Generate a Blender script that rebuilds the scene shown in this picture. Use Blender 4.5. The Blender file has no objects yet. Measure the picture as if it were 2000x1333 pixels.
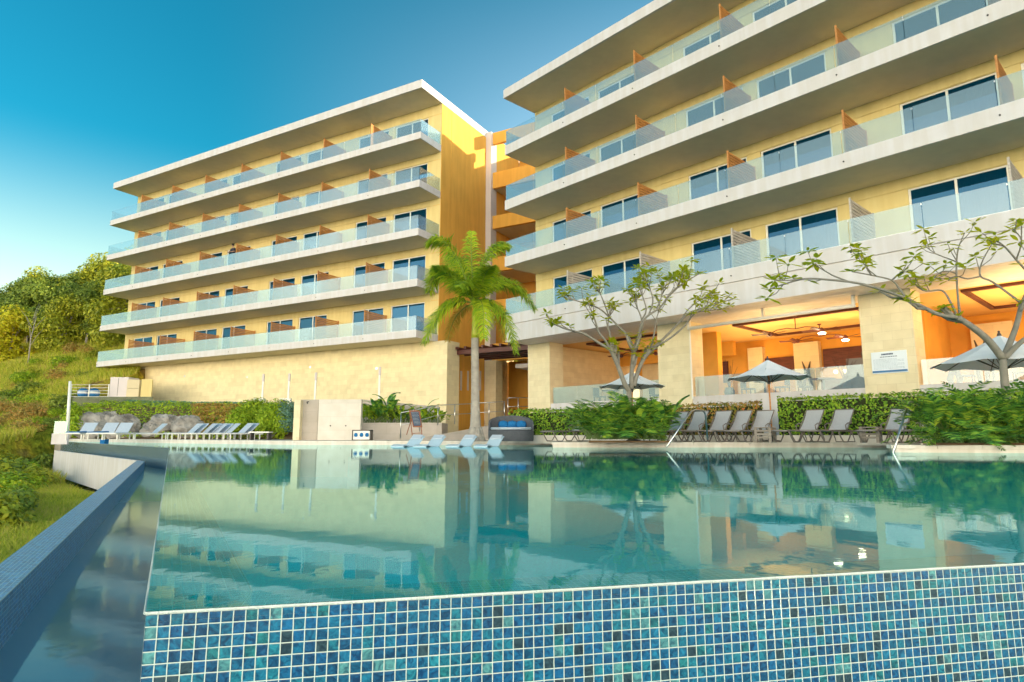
import bpy, math, random
import numpy as np
from mathutils import Vector, noise
random.seed(7)
R = math.radians
S = bpy.context.scene
COL = S.collection
# ------------------------------------------------------------------ camera
F, YH, HC = 1236.0, 851.0, 0.375
PITCH = math.atan((YH - 666.5) / F)
cd = bpy.data.cameras.new('camera'); cam = bpy.data.objects.new('camera', cd); COL.objects.link(cam)
cd.sensor_width = 36; cd.lens = 36 * F / 2000; cd.clip_start = 0.05; cd.clip_end = 3000
cam.location = (0, 0, HC); cam.rotation_euler = (math.pi / 2 + PITCH, 0, 0)
S.camera = cam
# ------------------------------------------------------------------ light
SUN_EL, SUN_AZ = 13.0, 95.0            # azimuth measured from +Y towards +X
W = bpy.data.worlds.new('World'); S.world = W; W.use_nodes = True
nt = W.node_tree; N = nt.nodes; L = nt.links; N.clear()
out = N.new('ShaderNodeOutputWorld'); bg = N.new('ShaderNodeBackground')
sky = N.new('ShaderNodeTexSky'); sky.sky_type = 'NISHITA'; sky.sun_disc = False
sky.sun_elevation = R(SUN_EL); sky.sun_rotation = R(SUN_AZ)
sky.air_density = 1.0; sky.dust_density = 0.8; sky.ozone_density = 2.0; sky.altitude = 0
bg.inputs['Strength'].default_value = 0.15
mul = N.new('ShaderNodeMix'); mul.data_type = 'RGBA'; mul.blend_type = 'MULTIPLY'; mul.inputs[0].default_value = 1
mul.inputs[7].default_value = (0.06, .72, .72, 1)
L.new(sky.outputs[0], mul.inputs[6])
# bright warm band added to the unseen low sky behind, fill for the shaded fronts
geo = N.new('ShaderNodeNewGeometry'); sep = N.new('ShaderNodeSeparateXYZ')
L.new(geo.outputs['Incoming'], sep.inputs[0])
def wm(op, a, b=None, c=None):
    n = N.new('ShaderNodeMath'); n.operation = op
    for k, v in enumerate((a, b, c)):
        if v is None: continue
        if isinstance(v, (int, float)): n.inputs[k].default_value = v
        else: L.new(v, n.inputs[k])
    return n.outputs[0]
def sm(v, lo, hi, a=0.0, b=1.0):
    n = N.new('ShaderNodeMapRange'); n.interpolation_type = 'SMOOTHSTEP'
    L.new(v, n.inputs[0]); n.inputs[1].default_value = lo; n.inputs[2].default_value = hi
    n.inputs[3].default_value = a; n.inputs[4].default_value = b
    return n.outputs[0]
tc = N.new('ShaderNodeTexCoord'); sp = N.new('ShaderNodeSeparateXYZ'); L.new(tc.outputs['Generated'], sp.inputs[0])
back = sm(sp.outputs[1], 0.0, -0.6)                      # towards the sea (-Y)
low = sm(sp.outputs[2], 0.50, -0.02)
back_fill = wm('MULTIPLY', back, low)
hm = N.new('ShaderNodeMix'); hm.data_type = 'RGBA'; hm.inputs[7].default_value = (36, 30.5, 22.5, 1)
L.new(back_fill, hm.inputs[0]); L.new(mul.outputs[2], hm.inputs[6])
# pale yellow band low over the hill
hz2 = wm('MULTIPLY', sm(sp.outputs[0], -.42, .30), sm(sp.outputs[2], .72, .12))
hz3 = sm(sp.outputs[2], 0.40, 0.0)
hm2 = N.new('ShaderNodeMix'); hm2.data_type = 'RGBA'; hm2.inputs[7].default_value = (4.2, 5.4, 6.6, 1)
L.new(wm('MULTIPLY', wm('MULTIPLY', hz2, 0.80), wm('SUBTRACT', 1.0, back_fill)), hm2.inputs[0]); L.new(hm.outputs[2], hm2.inputs[6])
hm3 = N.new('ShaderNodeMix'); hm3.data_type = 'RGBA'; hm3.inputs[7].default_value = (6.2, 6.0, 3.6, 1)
L.new(wm('MULTIPLY', wm('MULTIPLY', hz3, 0.85), wm('SUBTRACT', 1.0, back_fill)), hm3.inputs[0]); L.new(hm2.outputs[2], hm3.inputs[6])
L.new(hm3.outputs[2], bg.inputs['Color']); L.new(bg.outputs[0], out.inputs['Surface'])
sd = bpy.data.lights.new('sun', 'SUN'); sun = bpy.data.objects.new('sun', sd); COL.objects.link(sun)
sd.energy = 4.5; sd.angle = R(0.55); sd.color = (1.0, 0.80, 0.50)
sv = Vector((math.sin(R(SUN_AZ)) * math.cos(R(SUN_EL)), math.cos(R(SUN_AZ)) * math.cos(R(SUN_EL)), math.sin(R(SUN_EL))))
sun.rotation_euler = sv.to_track_quat('Z', 'Y').to_euler(); sun.location = (40, 20, 60)
S.view_settings.view_transform = 'Standard'; S.view_settings.look = 'None'
S.view_settings.exposure = 1.02; S.view_settings.gamma = 1.0
S.render.engine = 'CYCLES'
S.cycles.use_denoising = True
try: S.cycles.denoiser = 'OPENIMAGEDENOISE'
except Exception: pass
S.cycles.max_bounces = 8; S.cycles.transparent_max_bounces = 14
S.cycles.diffuse_bounces = 4; S.cycles.glossy_bounces = 4
S.cycles.sample_clamp_indirect = 8
# ------------------------------------------------------------------ pixel -> place
UP = np.array([0, -math.sin(PITCH), math.cos(PITCH)]); FW = np.array([0, math.cos(PITCH), math.sin(PITCH)])
CAMP = np.array([0, 0, HC])
def ray(x, y): return np.array([x - 1000.0, 0, 0]) + UP * (666.5 - y) + FW * F
def onz(x, y, z): r = ray(x, y); return r * ((z - HC) / r[2]) + CAMP
def onv(x, y, P, n): r = ray(x, y); return r * (((np.array(P) - CAMP) @ n) / (r @ n)) + CAMP
def onD(x, y, D): r = ray(x, y); return r * (D / r[1]) + CAMP
class Frame:                      # plan frame of one wing: s along the front, n into the building
    def __init__(f, o, s, n): f.o = np.array([o[0], o[1], 0.0]); f.s = np.array(s); f.n = np.array(n)
    def __call__(f, s, n, z): return f.o + f.s * s + f.n * n + np.array([0, 0, z])
LF = Frame((-5.680, 36.996), (-0.87347, 0.48687, 0), (0.48687, 0.87347, 0))
RF = Frame((-0.399, 33.296), (0.67715, -0.73585, 0), (0.73585, 0.67715, 0))
WF = Frame((0, 0), (1, 0, 0), (0, 1, 0))
# ------------------------------------------------------------------ mesh builder
class MB:
    def __init__(m): m.v = []; m.f = []; m.mi = []
    def face(m, pts, mi=0):
        b = len(m.v); m.v.extend([tuple(map(float, p)) for p in pts]); m.f.append(tuple(range(b, b + len(pts)))); m.mi.append(mi)
    def hexa(m, p, mi=0):          # p: 4 bottom + 4 top, same order, counter-clockwise seen from above
        b = len(m.v); m.v.extend([tuple(map(float, q)) for q in p])
        for f in ((3, 2, 1, 0), (4, 5, 6, 7), (0, 1, 5, 4), (1, 2, 6, 5), (2, 3, 7, 6), (3, 0, 4, 7)):
            m.f.append(tuple(b + i for i in f)); m.mi.append(mi)
        return m
    def box(m, fr, s0, s1, n0, n1, z0, z1, mi=0):
        c = ((s0, n0), (s1, n0), (s1, n1), (s0, n1))
        a, b_ = fr(1, 0, 0) - fr(0, 0, 0), fr(0, 1, 0) - fr(0, 0, 0)
        if a[0] * b_[1] - a[1] * b_[0] < 0: c = c[::-1]
        return m.hexa([fr(s, n, z0) for s, n in c] + [fr(s, n, z1) for s, n in c], mi)
    def prism(m, poly, z0, z1, mi=0):       # poly: xy list, ccw
        if sum(poly[i][0] * poly[(i + 1) % len(poly)][1] - poly[(i + 1) % len(poly)][0] * poly[i][1] for i in range(len(poly))) < 0: poly = poly[::-1]
        n = len(poly); b = len(m.v)
        m.v.extend([(float(p[0]), float(p[1]), z0) for p in poly] + [(float(p[0]), float(p[1]), z1) for p in poly])
        m.f.append(tuple(b + i for i in range(n))[::-1]); m.f.append(tuple(b + n + i for i in range(n))); m.mi += [mi, mi]
        for i in range(n):
            j = (i + 1) % n; m.f.append((b + i, b + j, b + n + j, b + n + i)); m.mi.append(mi)
        return m
    def tube(m, pts, r, k=8, mi=0, caps=True):
        pts = [Vector(p) for p in pts]; n = len(pts)
        rr = r if isinstance(r, (list, tuple)) else [r] * n
        b = len(m.v); up = None
        for i, p in enumerate(pts):
            d = (pts[min(i + 1, n - 1)] - pts[max(i - 1, 0)])
            d = d.normalized() if d.length > 1e-9 else Vector((0, 0, 1))
            if up is None: up = Vector((0, 0, 1)) if abs(d.z) < .9 else Vector((1, 0, 0))
            a = d.cross(up).normalized(); c = a.cross(d).normalized(); up = c
            for j in range(k):
                t = 2 * math.pi * j / k; q = p + (a * math.cos(t) + c * math.sin(t)) * rr[i]; m.v.append(tuple(q))
        for i in range(n - 1):
            for j in range(k):
                j2 = (j + 1) % k; m.f.append((b + i * k + j, b + i * k + j2, b + (i + 1) * k + j2, b + (i + 1) * k + j)); m.mi.append(mi)
        if caps:
            m.f.append(tuple(b + j for j in range(k))[::-1]); m.f.append(tuple(b + (n - 1) * k + j for j in range(k))); m.mi += [mi, mi]
        return m
    def lathe(m, c, prof, k=20, mi=0, sx=1, sy=1):       # prof: (r, z)
        b = len(m.v)
        for r, z in prof:
            for j in range(k):
                t = 2 * math.pi * j / k; m.v.append((c[0] + r * sx * math.cos(t), c[1] + r * sy * math.sin(t), c[2] + z))
        for i in range(len(prof) - 1):
            for j in range(k):
                j2 = (j + 1) % k; m.f.append((b + i * k + j, b + i * k + j2, b + (i + 1) * k + j2, b + (i + 1) * k + j)); m.mi.append(mi)
        m.f.append(tuple(b + j for j in range(k))[::-1]); m.f.append(tuple(b + (len(prof) - 1) * k + j for j in range(k))); m.mi += [mi, mi]
        return m
    def build(m, name, mat, parent=None, smooth=False, uvdir=None, bevel=0):
        me = bpy.data.meshes.new(name)
        base = Vector(parent['_b']) if parent is not None and '_b' in parent else Vector((0, 0, 0))
        v = [(x - base.x, y - base.y, z - base.z) for x, y, z in m.v]
        me.from_pydata(v, [], m.f); me.update()
        mats = mat if isinstance(mat, (list, tuple)) else [mat]
        for q in mats: me.materials.append(q)
        if len(mats) > 1: me.polygons.foreach_set('material_index', m.mi)
        if smooth: me.polygons.foreach_set('use_smooth', [True] * len(me.polygons))
        if uvdir is not None:
            uv = me.uv_layers.new(name='UVMap'); d = Vector((uvdir[0], uvdir[1], 0)).normalized(); q = Vector((-d.y, d.x, 0))
            o0 = Vector(uvdir[2]) if len(uvdir) > 2 else Vector((0, 0, 0))
            for p in me.polygons:
                nz = abs(p.normal.z) > .6; al = abs(p.normal.dot(d)) > .8
                for li in p.loop_indices:
                    co = Vector(m.v[me.loops[li].vertex_index]) - o0
                    uv.data[li].uv = (co.dot(d), co.dot(q)) if nz else ((co.dot(q), co.z) if al else (co.dot(d), co.z))
        o = bpy.data.objects.new(name, me); COL.objects.link(o)
        if parent is not None:
            o.parent = parent; o['_b'] = tuple(base)
        else: o['_b'] = (0.0, 0.0, 0.0)
        if bevel:
            bv = o.modifiers.new('bevel', 'BEVEL'); bv.width = bevel; bv.segments = 2; bv.limit_method = 'ANGLE'
        return o
def tag(o, label=None, cat=None, group=None, kind=None):
    for k, v in (('label', label), ('category', cat), ('group', group), ('kind', kind)):
        if v: o[k] = v
    return o
def root(name, loc, label, cat, group=None):
    o = bpy.data.objects.new(name, None); COL.objects.link(o); o.empty_display_size = .2
    o.location = loc; o['_b'] = tuple(float(c) for c in loc); return tag(o, label, cat, group)
def clone(o, parent=None):
    c = o.copy(); COL.objects.link(c); c.parent = parent
    for ch in list(o.children): clone(ch, c)
    return c
def place(proto, used, loc, rz=0, label=None, group=None, sc=1.0):
    o = clone(proto) if used else proto
    o.location = loc; o.rotation_euler = (0, 0, rz); o.scale = (sc, sc, sc)
    if label: o['label'] = label
    if group: o['group'] = group
    return o
# ------------------------------------------------------------------ materials
def nm(name):
    m = bpy.data.materials.new(name); m.use_nodes = True; t = m.node_tree
    return m, t, t.nodes, t.links, t.nodes['Principled BSDF']
def mat(name, c, rough=.6, var=.12, scale=3.0, bump=0.0, bscale=40.0, metal=0, c2=None, spec=None, stain=0.0):
    m, t, n, l, p = nm(name)
    p.inputs['Roughness'].default_value = rough; p.inputs['Metallic'].default_value = metal
    if spec is not None: p.inputs['Specular IOR Level'].default_value = spec
    tc = n.new('ShaderNodeTexCoord'); nz = n.new('ShaderNodeTexNoise'); nz.inputs['Scale'].default_value = scale; nz.inputs['Detail'].default_value = 6
    l.new(tc.outputs['Object'], nz.inputs[0])
    cr = n.new('ShaderNodeValToRGB'); l.new(nz.outputs[0], cr.inputs[0])
    a = tuple(max(0, x * (1 - var)) for x in c); b = c2 if c2 else tuple(min(1, x * (1 + var)) for x in c)
    cr.color_ramp.elements[0].position = .3; cr.color_ramp.elements[1].position = .7
    cr.color_ramp.elements[0].color = (*a, 1); cr.color_ramp.elements[1].color = (*b, 1)
    last = cr.outputs[0]
    if stain:
        mp = n.new('ShaderNodeMapping'); mp.inputs['Scale'].default_value = (3, 3, .35); l.new(tc.outputs['Object'], mp.inputs[0])
        n2 = n.new('ShaderNodeTexNoise'); n2.inputs['Scale'].default_value = 1.2; n2.inputs['Detail'].default_value = 8; l.new(mp.outputs[0], n2.inputs[0])
        r2 = n.new('ShaderNodeValToRGB'); l.new(n2.outputs[0], r2.inputs[0]); r2.color_ramp.elements[0].position = .42; r2.color_ramp.elements[1].position = .62
        k = 1 - stain; r2.color_ramp.elements[0].color = (k, k * .98, k * .94, 1); r2.color_ramp.elements[1].color = (1, 1, 1, 1)
        mx = n.new('ShaderNodeMix'); mx.data_type = 'RGBA'; mx.blend_type = 'MULTIPLY'; mx.inputs[0].default_value = 1
        l.new(last, mx.inputs[6]); l.new(r2.outputs[0], mx.inputs[7]); last = mx.outputs[2]
    l.new(last, p.inputs['Base Color'])
    if bump:
        nb = n.new('ShaderNodeTexNoise'); nb.inputs['Scale'].default_value = bscale; nb.inputs['Detail'].default_value = 4
        l.new(tc.outputs['Object'], nb.inputs[0]); bp = n.new('ShaderNodeBump'); bp.inputs['Strength'].default_value = bump
        bp.inputs['Distance'].default_value = .02; l.new(nb.outputs[0], bp.inputs['Height']); l.new(bp.outputs[0], p.inputs['Normal'])
    return m
def leafmat(name, cols, trans=.25, rough=.5, scale=2.0):
    cols = [tuple(min(.62, x * 1.65 + .004) for x in c) for c in cols]
    m, t, n, l, p = nm(name)
    p.inputs['Roughness'].default_value = rough; p.inputs['Specular IOR Level'].default_value = .3
    g = n.new('ShaderNodeNewGeometry'); wn = n.new('ShaderNodeMix'); wn.data_type = 'FLOAT'; wn.inputs[0].default_value = .6
    tc = n.new('ShaderNodeTexCoord'); nz = n.new('ShaderNodeTexNoise'); nz.inputs['Scale'].default_value = scale
    l.new(tc.outputs['Object'], nz.inputs[0]); l.new(nz.outputs[0], wn.inputs[2]); l.new(g.outputs['Random Per Island'], wn.inputs[3])
    cr = n.new('ShaderNodeValToRGB'); l.new(wn.outputs[0], cr.inputs[0])
    e = cr.color_ramp.elements
    while len(e) < len(cols): e.new(.5)
    for i, c in enumerate(cols): e[i].position = .15 + .7 * i / (len(cols) - 1); e[i].color = (*c, 1)
    l.new(cr.outputs[0], p.inputs['Base Color'])
    tr = n.new('ShaderNodeBsdfTranslucent'); l.new(cr.outputs[0], tr.inputs[0]); mx = n.new('ShaderNodeMixShader'); mx.inputs[0].default_value = trans
    l.new(p.outputs[0], mx.inputs[1]); l.new(tr.outputs[0], mx.inputs[2]); l.new(mx.outputs[0], n['Material Output'].inputs[0])
    return m
def glassmat(name, tint, base=.06, ior=1.5, refl=1.0, gcol=(.95, .98, 1), rough=.0, haze=None, hzf=0):
    m, t, n, l, p = nm(name); n.remove(p)
    fr = n.new('ShaderNodeFresnel'); fr.inputs[0].default_value = ior
    ad = n.new('ShaderNodeMath'); ad.operation = 'ADD'; ad.use_clamp = True; l.new(fr.outputs[0], ad.inputs[0]); ad.inputs[1].default_value = base
    tr = n.new('ShaderNodeBsdfTransparent'); tr.inputs[0].default_value = (*tint, 1)
    gl = n.new('ShaderNodeBsdfGlossy'); gl.inputs['Roughness'].default_value = rough; gl.inputs[0].default_value = (*gcol, 1)
    mn = n.new('ShaderNodeMath'); mn.operation = 'MULTIPLY'; l.new(ad.outputs[0], mn.inputs[0]); mn.inputs[1].default_value = refl; ad = mn
    a = tr.outputs[0]
    if haze:
        df = n.new('ShaderNodeBsdfDiffuse'); df.inputs[0].default_value = (*haze, 1); m0 = n.new('ShaderNodeMixShader'); m0.inputs[0].default_value = hzf
        l.new(tr.outputs[0], m0.inputs[1]); l.new(df.outputs[0], m0.inputs[2]); a = m0.outputs[0]
    mx = n.new('ShaderNodeMixShader'); l.new(ad.outputs[0], mx.inputs[0]); l.new(a, mx.inputs[1]); l.new(gl.outputs[0], mx.inputs[2])
    l.new(mx.outputs[0], n['Material Output'].inputs[0]); return m
def stonemat(name, cols, bw=.6, bh=.3, d=None, mortar=(.5, .42, .27), rough=.75):
    """coursed stone cladding laid by brick texture on the face's own plane (UV in metres)"""
    m, t, n, l, p = nm(name); p.inputs['Roughness'].default_value = rough
    tc = n.new('ShaderNodeTexCoord'); br = n.new('ShaderNodeTexBrick'); l.new(tc.outputs['UV'], br.inputs[0])
    br.inputs['Scale'].default_value = 1; br.inputs['Brick Width'].default_value = bw; br.inputs['Row Height'].default_value = bh
    br.inputs['Mortar Size'].default_value = .004; br.offset = .5; br.inputs['Bias'].default_value = -.35
    br.inputs['Color1'].default_value = (*cols[0], 1); br.inputs['Color2'].default_value = (*cols[1], 1); br.inputs['Mortar'].default_value = (*mortar, 1)
    nz = n.new('ShaderNodeTexNoise'); nz.inputs['Scale'].default_value = 2.2; nz.inputs['Detail'].default_value = 8; l.new(tc.outputs['UV'], nz.inputs[0])
    cr = n.new('ShaderNodeValToRGB'); l.new(nz.outputs[0], cr.inputs[0]); cr.color_ramp.elements[0].position = .3; cr.color_ramp.elements[1].position = .7
    cr.color_ramp.elements[0].color = (.92, .91, .87, 1); cr.color_ramp.elements[1].color = (1.04, 1.03, 1.02, 1)
    mx = n.new('ShaderNodeMix'); mx.data_type = 'RGBA'; mx.blend_type = 'MULTIPLY'; mx.inputs[0].default_value = 1
    l.new(br.outputs[0], mx.inputs[6]); l.new(cr.outputs[0], mx.inputs[7]); l.new(mx.outputs[2], p.inputs['Base Color'])
    bp = n.new('ShaderNodeBump'); bp.inputs['Strength'].default_value = .35; bp.inputs['Distance'].default_value = .01
    l.new(br.outputs['Fac'], bp.inputs['Height']); bp.invert = True; l.new(bp.outputs[0], p.inputs['Normal'])
    return m
TILE = .0254
def mosaicmat(name, cols, grout=(.36, .44, .43), pitch=TILE, gw=.042, rough=.12):
    m, t, n, l, p = nm(name); tc = n.new('ShaderNodeTexCoord')
    mp = n.new('ShaderNodeMapping'); mp.inputs['Scale'].default_value = (1 / pitch,) * 3; l.new(tc.outputs['UV'], mp.inputs[0])
    wob = n.new('ShaderNodeTexNoise'); wob.inputs['Scale'].default_value = .9; l.new(mp.outputs[0], wob.inputs[0])
    wb = n.new('ShaderNodeVectorMath'); wb.operation = 'MULTIPLY_ADD'; l.new(wob.outputs[1], wb.inputs[0]); wb.inputs[1].default_value = (.06, .06, 0); l.new(mp.outputs[0], wb.inputs[2])
    fl = n.new('ShaderNodeVectorMath'); fl.operation = 'FLOOR'; l.new(wb.outputs[0], fl.inputs[0])
    fc = n.new('ShaderNodeVectorMath'); fc.operation = 'FRACTION'; l.new(wb.outputs[0], fc.inputs[0])
    wn = n.new('ShaderNodeTexWhiteNoise'); wn.noise_dimensions = '3D'; l.new(fl.outputs[0], wn.inputs[0])
    cr = n.new('ShaderNodeValToRGB'); cr.color_ramp.interpolation = 'CONSTANT'; e = cr.color_ramp.elements
    while len(e) < len(cols): e.new(.5)
    for i, c in enumerate(cols): e[i].position = i / len(cols); e[i].color = (*c, 1)
    l.new(wn.outputs[0], cr.inputs[0])
    # marbled swirls inside each tile
    off = n.new('ShaderNodeVectorMath'); off.operation = 'MULTIPLY_ADD'; l.new(wn.outputs[1], off.inputs[0]); off.inputs[1].default_value = (40, 40, 40); l.new(mp.outputs[0], off.inputs[2])
    sw = n.new('ShaderNodeTexNoise'); sw.inputs['Scale'].default_value = 1.3; sw.inputs['Detail'].default_value = 3; sw.inputs['Distortion'].default_value = 1.6; l.new(off.outputs[0], sw.inputs[0])
    r2 = n.new('ShaderNodeValToRGB'); l.new(sw.outputs[0], r2.inputs[0]); r2.color_ramp.elements[0].position = .33; r2.color_ramp.elements[1].position = .72
    r2.color_ramp.elements[0].color = (.45, .5, .58, 1); r2.color_ramp.elements[1].color = (2.4, 1.9, 1.6, 1)
    mx = n.new('ShaderNodeMix'); mx.data_type = 'RGBA'; mx.blend_type = 'MULTIPLY'; mx.inputs[0].default_value = 1
    l.new(cr.outputs[0], mx.inputs[6]); l.new(r2.outputs[0], mx.inputs[7])
    sx = n.new('ShaderNodeSeparateXYZ'); l.new(fc.outputs[0], sx.inputs[0])
    def M(op, a, b):
        k = n.new('ShaderNodeMath'); k.operation = op
        for i, v in enumerate((a, b)):
            if isinstance(v, (int, float)): k.inputs[i].default_value = v
            else: l.new(v, k.inputs[i])
        return k.outputs[0]
    ax = M('ABSOLUTE', M('SUBTRACT', sx.outputs[0], .5), 0); ay = M('ABSOLUTE', M('SUBTRACT', sx.outputs[1], .5), 0)
    ed = M('MAXIMUM', ax, ay)
    mr = n.new('ShaderNodeMapRange'); l.new(ed, mr.inputs[0]); mr.inputs[1].default_value = .5 - gw - .015; mr.inputs[2].default_value = .5 - gw + .015
    m2 = n.new('ShaderNodeMix'); m2.data_type = 'RGBA'; l.new(mr.outputs[0], m2.inputs[0]); l.new(mx.outputs[2], m2.inputs[6]); m2.inputs[7].default_value = (*grout, 1)
    l.new(m2.outputs[2], p.inputs['Base Color'])
    rr = n.new('ShaderNodeMapRange'); l.new(mr.outputs[0], rr.inputs[0]); rr.inputs[3].default_value = rough; rr.inputs[4].default_value = .8; l.new(rr.outputs[0], p.inputs['Roughness'])
    hs = n.new('ShaderNodeMapRange'); l.new(ed, hs.inputs[0]); hs.inputs[1].default_value = .5 - gw - .08; hs.inputs[2].default_value = .5 - gw + .02; hs.inputs[3].default_value = 1; hs.inputs[4].default_value = 0
    ha = M('ADD', hs.outputs[0], M('MULTIPLY', sw.outputs[0], .35))
    bp = n.new('ShaderNodeBump'); bp.inputs['Strength'].default_value = .5; bp.inputs['Distance'].default_value = .002; l.new(ha, bp.inputs['Height']); l.new(bp.outputs[0], p.inputs['Normal'])
    return m
def watermat(name, tint, base=.0, wave=.012, wscale=9.0, ior=1.333, stretch=(1, 1, 1), rgh=.03, lng=3.0, body=None, bf=0.0):
    m, t, n, l, p = nm(name); n.remove(p)
    tc = n.new('ShaderNodeTexCoord'); mp = n.new('ShaderNodeMapping'); mp.inputs['Scale'].default_value = stretch; l.new(tc.outputs['Object'], mp.inputs[0])
    n1 = n.new('ShaderNodeTexNoise'); n1.inputs['Scale'].default_value = wscale; n1.inputs['Detail'].default_value = 3; l.new(mp.outputs[0], n1.inputs[0])
    n2 = n.new('ShaderNodeTexNoise'); n2.inputs['Scale'].default_value = 1.1; n2.inputs['Detail'].default_value = 2; l.new(mp.outputs[0], n2.inputs[0])
    ad = n.new('ShaderNodeMath'); ad.operation = 'MULTIPLY_ADD'; l.new(n2.outputs[0], ad.inputs[0]); ad.inputs[1].default_value = lng; l.new(n1.outputs[0], ad.inputs[2])
    bp = n.new('ShaderNodeBump'); bp.inputs['Strength'].default_value = 1; bp.inputs['Distance'].default_value = wave; l.new(ad.outputs[0], bp.inputs['Height'])
    fr = n.new('ShaderNodeFresnel'); fr.inputs[0].default_value = ior
    a2 = n.new('ShaderNodeMath'); a2.operation = 'ADD'; a2.use_clamp = True; l.new(fr.outputs[0], a2.inputs[0]); a2.inputs[1].default_value = base
    tr = n.new('ShaderNodeBsdfRefraction'); tr.inputs['IOR'].default_value = ior; tr.inputs['Roughness'].default_value = 0
    tp = n.new('ShaderNodeBsdfTransparent'); tp.inputs[0].default_value = (*tint, 1)
    gl = n.new('ShaderNodeBsdfGlossy'); gl.inputs['Roughness'].default_value = rgh; gl.inputs[0].default_value = (.74, .99, 1, 1); l.new(bp.outputs[0], gl.inputs['Normal'])
    mx = n.new('ShaderNodeMixShader'); l.new(a2.outputs[0], mx.inputs[0])
    tb = tp.outputs[0]
    if body:
        df = n.new('ShaderNodeBsdfDiffuse'); df.inputs[0].default_value = (*body, 1); m0 = n.new('ShaderNodeMixShader'); m0.inputs[0].default_value = bf
        l.new(tp.outputs[0], m0.inputs[1]); l.new(df.outputs[0], m0.inputs[2]); tb = m0.outputs[0]
    l.new(tb, mx.inputs[1]); l.new(gl.outputs[0], mx.inputs[2])
    l.new(mx.outputs[0], n['Material Output'].inputs[0]); n.remove(tr); return m
def emitmat(name, c, s):
    m, t, n, l, p = nm(name); p.inputs['Base Color'].default_value = (*c, 1); p.inputs['Emission Color'].default_value = (*c, 1); p.inputs['Emission Strength'].default_value = s
    return m
def woodmat(name, a, b, rough=.55, scale=(1, 1, 9)):
    m, t, n, l, p = nm(name); p.inputs['Roughness'].default_value = rough
    tc = n.new('ShaderNodeTexCoord'); mp = n.new('ShaderNodeMapping'); mp.inputs['Scale'].default_value = scale; l.new(tc.outputs['Object'], mp.inputs[0])
    nz = n.new('ShaderNodeTexNoise'); nz.inputs['Scale'].default_value = 2.5; nz.inputs['Detail'].default_value = 8; l.new(mp.outputs[0], nz.inputs[0])
    cr = n.new('ShaderNodeValToRGB'); l.new(nz.outputs[0], cr.inputs[0]); cr.color_ramp.elements[0].position = .35; cr.color_ramp.elements[1].position = .65
    cr.color_ramp.elements[0].color = (*a, 1); cr.color_ramp.elements[1].color = (*b, 1); l.new(cr.outputs[0], p.inputs['Base Color'])
    return m
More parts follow.
